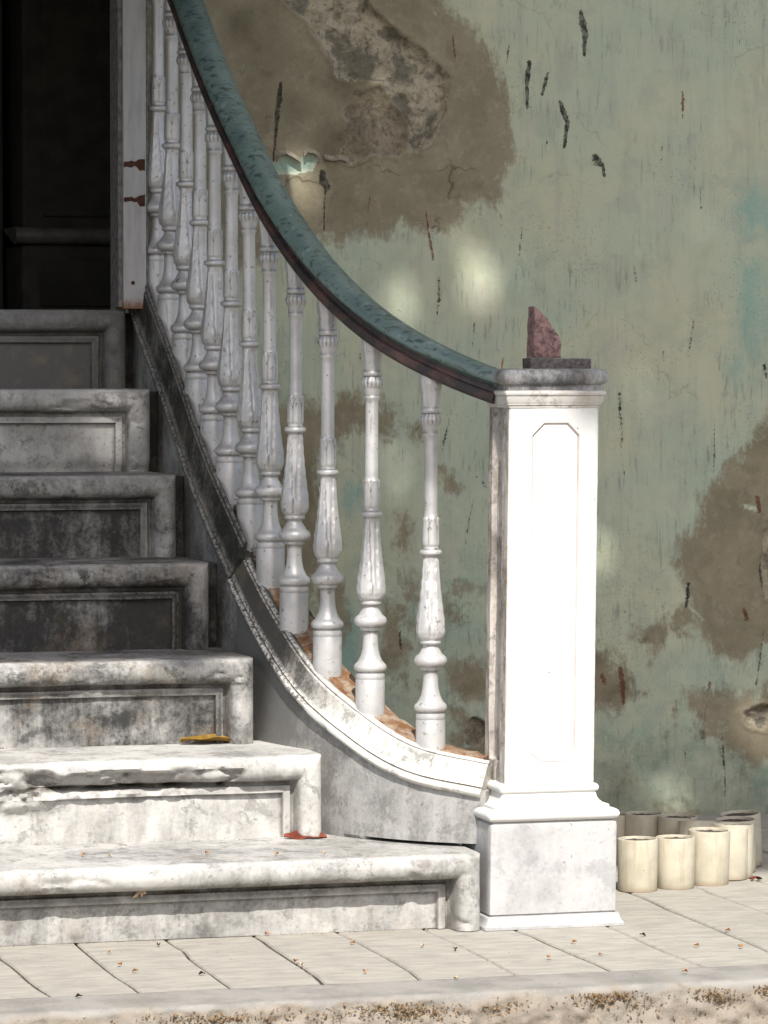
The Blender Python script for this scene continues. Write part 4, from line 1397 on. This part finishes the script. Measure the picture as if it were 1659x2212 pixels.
# ------------------------------------------------------------------ cream cylinders beside the plinth
def make_cup():
    e = bpy.data.objects.new('cream_cylinder', None)
    e.empty_display_size = .05
    seg = 40
    pr = [(.0395, 0.0), (.0405, .002), (.0412, .05), (.0418, .1045), (.0412, .1068), (.0395, .1075), (.0375, .1068), (.0368, .1040), (.0366, .097)]
    V = [(r * math.cos(2 * math.pi * j / seg), r * math.sin(2 * math.pi * j / seg), z) for r, z in pr for j in range(seg)]
    F = [(i * seg + j, i * seg + (j + 1) % seg, (i + 1) * seg + (j + 1) % seg, (i + 1) * seg + j) for i in range(len(pr) - 1) for j in range(seg)]
    F.append(tuple(range(seg))[::-1])
    m = bpy.data.meshes.new('shell')
    m.from_pydata(V, [], F)
    m.materials.append(M['cup'])
    sh = bpy.data.objects.new('shell', m)
    auto_smooth(sh, 40)
    V = [(0, 0, .1035)] + [(.0368 * f * math.cos(2 * math.pi * j / 20), .0368 * f * math.sin(2 * math.pi * j / 20), .1035 + (.0018 * math.sin(j * 2.3) if f < 1 else -.002)) for f in (.6, 1) for j in range(20)]
    F = [(0, 1 + j, 1 + (j + 1) % 20) for j in range(20)] + [(1 + j, 21 + j, 21 + (j + 1) % 20, 1 + (j + 1) % 20) for j in range(20)]
    m2 = bpy.data.meshes.new('soil_fill')
    m2.from_pydata(V, [], F)
    m2.materials.append(M['soil'])
    so = bpy.data.objects.new('soil_fill', m2)
    return e, sh, so


ce, csh, cso = make_cup()
first = True
def back_cup(px, py): return tuple(at(px, py, Z=.110)[:2])


cups = [(.343, .452, 0, 0, 1.02, 'cream cylinder in the front row touching the pillar plinth'),
        (.434, .472, 0, 0, 1.00, 'cream cylinder with a faint brown dent, second in the front row from the plinth'),
        (.524, .512, 1, 1, 1.07, 'tall cream cylinder, third in the front row from the plinth'),
        (.613, .600, 2, 2, 1.06, 'cream cylinder fourth in the front row, standing half in shade'),
        (.657, .690, 1, 2, 1.06, 'cream cylinder at the right bend of the row, mostly hidden behind the fourth'),
        (.705, .775, 3, 3, 1.08, 'cream cylinder farthest right in the ring, leaning outward'),
        (*back_cup(1573, 1789), 2, 1, 1.02, 'cream cylinder in the shaded back row nearest the right bend'),
        (*back_cup(1507, 1777), -6, 5, 1.04, 'tilted cream cylinder in the shaded back row showing its top'),
        (*back_cup(1463, 1765), 1, 0, 1.04, 'cream cylinder in the shaded back row with a dark open top'),
        (*back_cup(1391, 1759), 0, 0, 1.04, 'cream cylinder in the back row, second from the pillar plinth'),
        (*back_cup(1318, 1757), 0, 0, 1.0, 'cream cylinder at the back almost hidden behind the pillar plinth')]
for (x, y, tx, ty, s, lab) in cups:
    if first:
        e, sh, so = ce, csh, cso
        first = False
    else:
        e, sh, so = ce.copy(), csh.copy(), cso.copy()
    for o in (e, sh, so):
        C.objects.link(o)
    sh.parent = e
    so.parent = e
    e.location = (x, y, 0.0012)
    e.rotation_euler = (R(-tx), R(ty), R(rng.uniform(0, 360)))
    e.scale = (s, s, s)
    tag(e, lab, 'cylinder', 'cream cylinders set in a ring by the wall')

# ------------------------------------------------------------------ fallen leaves and scraps
def leaf_mesh(L, Wd, curl, fold, mat, name, seed=0, n=12):
    V, F = [], []
    for i in range(n + 1):
        t = i / n
        wdt = Wd * math.sin(math.pi * min(1, t * .92 + .04)) ** .8 * (1 + .15 * math.sin(t * 17 + seed))
        zc_ = curl * math.sin(t * math.pi * 1.0 + .2) + .3 * curl * math.sin(t * 9 + seed)
        for j in (-1, -.5, 0, .5, 1):
            V.append((L * (t - .5), wdt * j * .5, zc_ + fold * abs(j) + .0015 * math.sin(7 * t + 3 * j)))
    F = grid_faces(n + 1, 5)
    nV = len(V)
    V += [(x, y, z - .0006) for x, y, z in V]
    F += [tuple(q + nV for q in f[::-1]) for f in F]
    m = bpy.data.meshes.new(name)
    m.from_pydata(V, [], F)
    m.polygons.foreach_set('use_smooth', np.ones(len(m.polygons), bool))
    m.materials.append(mat)
    zmin = min(v[2] for v in V)
    for v in m.vertices: v.co.z -= zmin
    return m


def put_leaf(name, m, loc, rot, label, cat='leaf', group=None):
    o = bpy.data.objects.new(name, m)
    o.location = loc
    o.rotation_euler = rot
    link(o)
    return tag(o, label, cat, group)


p = at(440, 1604, Z=HT[1] + .001)
put_leaf('fallen_leaf', leaf_mesh(.115, .035, .006, .008, M['yleaf'], 'yellow_leaf', 1), (p[0], YR[2] - .022, HT[1] + .0015), (R(8), 0, R(3)), 'yellow curled leaf lying against the riser on the second step')
p = at(664, 1812, Z=HT[0] + .001)
put_leaf('fallen_leaf', leaf_mesh(.088, .034, .004, .004, M['rleaf'], 'red_leaf', 2), (p[0], YR[1] - .035, HT[0] + .0015), (R(28), 0, R(-6)), 'dark red curled leaf on the bottom step below the stringer')
put_leaf('fallen_leaf', leaf_mesh(.06, .04, .010, .006, M['yleaf'], 'wall_leaf', 3), (.66, 1.50, .002), (R(50), R(10), R(15)), 'dry yellow leaf on the slabs against the wall behind the cylinders')
put_leaf('fallen_leaf', leaf_mesh(.06, .035, .006, .005, M['gleaf'], 'green_leaf', 4), (.452, .90, .03), (R(60), R(-40), R(30)), 'dark green leaf standing among the cream cylinders')
bpy.data.objects['fallen_leaf.003'].location.z = .012
p = at(1634, 1903, Z=0)
put_leaf('fallen_leaf', leaf_mesh(.03, .016, .005, .003, M['rleaf'], 'brown_leaf', 5), (p[0], p[1], .001), (0, 0, R(20)), 'small reddish brown leaf on the slab at the foot of the right-hand cylinders')
# thin sliver sticking up behind the cap
V, F = tube([at(1084, 800, Y=.15), at(1085, 785, Y=.15), at(1087, 772, Y=.15)], [.0012, .0022, .0008], 6)
tag(mesh_obj('wood_sliver', V, F, M['dry'], origin=at(1084, 800, Y=.15)), 'thin orange sliver sticking up at the back left corner of the pillar cap', 'sliver')
# husk caught under the bottom nosing
hv, hf = [], []
c0 = at(305, 1925, Y=YR[0] - .02)
for k in range(9):
    d = np.array([rng.uniform(-1, 1), rng.uniform(-.4, .2), rng.uniform(-.8, .7)])
    d /= np.linalg.norm(d)
    L = rng.uniform(.010, .026)
    side = np.cross(d, [0, 1, 0])
    side /= np.linalg.norm(side)
    b = len(hv)
    wd = rng.uniform(.002, .005)
    hv += [c0, c0 + d * L * .5 + side * wd, c0 + d * L, c0 + d * L * .5 - side * wd, c0 + d * L * .5 + np.array([0, -.002, 0])]
    hf += [(b, b + 1, b + 4), (b + 1, b + 2, b + 4), (b + 2, b + 3, b + 4), (b + 3, b, b + 4), (b, b + 3, b + 2, b + 1)]
tag(mesh_obj('seed_husk', hv, hf, M['husk'], origin=c0), 'pale dry husk caught in a cobweb under the nosing of the bottom step', 'husk')
scr = [leaf_mesh(.011, .0075, .003, .002, M['dry'], 'scrap', 1, 5), leaf_mesh(.008, .0065, .003, .002, M['husk'], 'scrap', 6, 4), leaf_mesh(.012, .007, .002, .002, M['hinge'], 'scrap', 9, 5)]
for i, (x, y) in enumerate([(577, 2023), (237, 2062), (342, 2046), (258, 2089), (292, 2103), (436, 2108), (640, 2082), (652, 2088), (762, 2042), (788, 2105), (913, 2048), (985, 2055), (1186, 2073), (1297, 2066), (1388, 2024), (1480, 2104), (1572, 2015), (170, 2157), (1505, 2048), (985, 2118), (1600, 2050), (1240, 2040)]):
    p = at(x, y, Z=0)
    put_leaf('leaf_scrap', scr[i % 3 if i % 4 else 0], (p[0], p[1], .0022), (R(rng.uniform(-12, 12)), R(rng.uniform(-12, 12)), rng.uniform(0, 6.28)), 'tiny dry orange leaf scrap lying on the grey paving slabs', 'leaf scrap', 'leaf scraps scattered on the paving')
for i, (x, y) in enumerate([(180, 1850), (238, 1853), (448, 1846), (700, 1845), (598, 1849)]):
    p = at(x, y, Z=HT[0])
    put_leaf('leaf_scrap', scr[i % 2], (p[0], p[1], HT[0] + .001), (R(rng.uniform(-10, 10)), 0, rng.uniform(0, 6.28)), 'tiny dry leaf scrap lying on the tread of the bottom step', 'leaf scrap', 'leaf scraps on the bottom step')

# dry moss crumbs clinging to the kerb face
mv, mf = [], []
for (cx, cy, rx, ry, n) in [(470, 2200, 170, 14, 260), (870, 2185, 120, 22, 420), (1090, 2180, 70, 18, 160), (1310, 2152, 70, 20, 380), (1550, 2150, 50, 18, 200), (1650, 2135, 20, 18, 90), (700, 2195, 500, 30, 260), (1400, 2180, 250, 30, 200)]:
    for k in range(n):
        x, y = rng.gauss(cx, rx * .5), rng.gauss(cy, ry * .5)
        p = at(x, y, Y=-.7075)
        if p[2] > -.012 or p[2] < -.15: continue
        p = p + np.array([0, rng.uniform(-.006, .003), 0])
        s = rng.uniform(.0015, .0048)
        b = len(mv)
        for q in range(4):
            mv.append(p + np.array([rng.uniform(-1, 1), rng.uniform(-1, .6), rng.uniform(-1, 1)]) * s)
        mf += [(b, b + 1, b + 2), (b, b + 2, b + 3), (b, b + 3, b + 1), (b + 1, b + 3, b + 2)]
tag(mesh_obj('dry_moss', mv, mf, M['moss'], origin=(0, -.7, -.05)), 'crumbs of dry brown moss on the rough kerb face', 'moss', kind='stuff')

# grit lying in the slab joints and along the foot of the steps
gv, gf = [], []


def grit(x, y, z, sz):
    b = len(gv)
    for q in range(4):
        gv.append((x + rng.uniform(-1, 1) * sz, y + rng.uniform(-1, 1) * sz, z + (q == 3) * sz * 1.2))
    gf.extend([(b, b + 1, b + 3), (b + 1, b + 2, b + 3), (b + 2, b, b + 3)])


for k in range(len(edges)):
    if not -1.4 < edges[k] < 1.3: continue
    for q in range(70):
        t = rng.random() ** 1.2
        y = -.55 + t * (.65 if edges[k] < .1 else 1.9)
        x = np.interp(y, np.linspace(-0.555, YW - 0.004, ny), wob[k]) + rng.gauss(0, .005)
        grit(x, y, -.004, rng.uniform(.001, .0028))
for q in range(260):
    x = rng.uniform(-1.3, -.15)
    grit(x, YR[0] - abs(rng.gauss(0, .012)), .001, rng.uniform(.0006, .002))
for q in range(500):
    grit(rng.uniform(-1.4, 1.3), rng.uniform(-.69, .6), .0012, rng.uniform(.0005, .0016))
for q in range(160):
    k = rng.choice([1, 1, 2, 3])
    grit(rng.uniform(-1.2, XR[k] - .05), YR[k] - abs(rng.gauss(0, .03)) - .002, HT[k - 1] + .001, rng.uniform(.0006, .0018))
tag(mesh_obj('grit', gv, gf, M['husk2'], origin=(0, 0, 0)), 'fine dry grit in the slab joints and at the foot of the steps', 'grit', kind='stuff')

# ------------------------------------------------------------------ the street tree whose crown shades the house
tree = empty('street_tree', (2.6, -3.3, -.2), 'broad leafy tree in the street whose crown shades the house front', 'tree')
tp = np.array([(2.6, -3.3, -.2), (2.5, -3.4, 1.4), (2.3, -3.7, 3.0), (1.9, -4.0, 4.8), (1.3, -4.2, 6.2)])
TX, _ = spline(tp, 18)
V, F = tube(TX, np.linspace(.24, .13, 18), 14)
mesh_obj('trunk', V, F, M['bark'], tree, smooth=True)
for (q, e) in ((10, (2.6, -4.6, 7.0)), (12, (1.2, -5.0, 7.4)), (14, (-1.0, -4.4, 7.5)), (17, (-2.4, -3.6, 7.8)), (17, (-.4, -2.9, 7.8)), (17, (-.2, -4.9, 8.0))):
    s0 = TX[q]
    e = np.array(e)
    mid = (s0 + e) / 2 + np.array([0, 0, .25])
    LX, _ = spline([s0, mid, e], 12)
    V, F = tube(LX, np.linspace(.10, .025, 12), 8)
    mesh_obj('limb', V, F, M['bark'], tree, smooth=True)


def shadow_xy(x, y, z): return x + KX * z, y + KY * z


def edge_at(xs_):
    return np.interp(xs_, [-3, -1.4, -1.15, -.96, -.9, -.8, -.74, -.5, -.2, .1, .3, .55, .8, 1.2, 3], [1.0, 1.0, 1.02, 1.02, 1.11, 1.11, .99, .96, .93, .955, .88, .70, .62, .55, .4])


gaps = []


def gap(px, py, Y=None, Z=None, r=.05, a=1.0):
    p = at(px, py, Y=Y, Z=Z)
    gaps.append((*shadow_xy(*p), r))


for g_ in [(1040, 590, .052), (1035, 610, .045), (645, 370, .05), (650, 395, .05), (1312, 1140, .05), (1305, 1180, .05), (1450, 1742, .045), (1645, 1590, .06), (870, 665, .03)]:
    gap(g_[0], g_[1], Y=YW, r=g_[2])
gap(250, 865, Y=1.363, r=.020); gap(243, 900, Y=1.375, r=.020); gap(228, 945, Y=1.40, r=.026)
gap(802, 880, Y=.32, r=.045); gap(802, 960, Y=.32, r=.05); gap(804, 1020, Y=.32, r=.04)
gap(250, 1580, Y=.62, r=.16); gap(245, 1530, Y=.62, r=.15); gap(180, 1440, Y=.585, r=.06); gap(100, 1435, Y=.585, r=.06); gap(30, 1435, Y=.585, r=.06); gap(270, 1440, Y=.585, r=.06); gap(510, 1430, Y=.585, r=.06); gap(520, 1580, Y=.60, r=.05)
gap(705, 1080, Y=.45, r=.03); gap(638, 1200, Y=.58, r=.03); gap(640, 960, Y=.58, r=.02); gap(1190, 812, Y=.02, r=.03)
gaps = np.array(gaps)
nrg = np.random.default_rng(5)


def crown(n, zlo, zhi, size, sx, sy):
    """leaves whose shadows fall in the window sx, sy; clear of the sunny ground and the sun gaps"""
    z = nrg.uniform(zlo, zhi, n)
    X_ = nrg.uniform(sx[0], sx[1], n)
    Y_ = nrg.uniform(sy[0], sy[1], n)
    L = nrg.uniform(size[0], size[1], n)
    keep = Y_ - L * .42 > edge_at(X_) + (fbm(X_ * 6, z * 0, seed=77) - .5) * .06
    for gx_, gy_, r_ in gaps:
        keep &= np.hypot(X_ - gx_, Y_ - gy_) > r_ * .62 + L * .33
    z, X_, Y_, L = z[keep], X_[keep], Y_[keep], L[keep]
    return np.stack([X_ - KX * z, Y_ - KY * z, z], -1), L


sets = [crown(24000, 6.4, 8.6, (.07, .12), (-2.0, 1.8), (.3, 4.3)), crown(2500, 6.2, 9.0, (.10, .16), (-3.0, 3.6), (.3, 5.0)), crown(9000, 6.4, 8.2, (.03, .055), (-1.6, 1.4), (.4, 3.8))]
Pc = np.vstack([s_[0] for s_ in sets])
Lc = np.concatenate([s_[1] for s_ in sets])
n = len(Pc)
ax = nrg.normal(size=(n, 3))
ax /= np.linalg.norm(ax, axis=1)[:, None]
nr_ = nrg.normal(size=(n, 3)) * .55 - SD[None, :] * 1.0
sd_ = np.cross(nr_, ax)
sd_ /= np.linalg.norm(sd_, axis=1)[:, None]
ax = np.cross(sd_, nr_)
ax /= np.linalg.norm(ax, axis=1)[:, None]
LV = np.stack([Pc - ax * Lc[:, None] * .5, Pc + sd_ * Lc[:, None] * .30 - ax * Lc[:, None] * .08, Pc + ax * Lc[:, None] * .5, Pc - sd_ * Lc[:, None] * .30 - ax * Lc[:, None] * .08], 1).reshape(-1, 3)
LF = (np.arange(n)[:, None] * 4 + np.arange(4)[None, :]).tolist()
o = mesh_obj('crown', LV, LF, M['leafy'], tree)
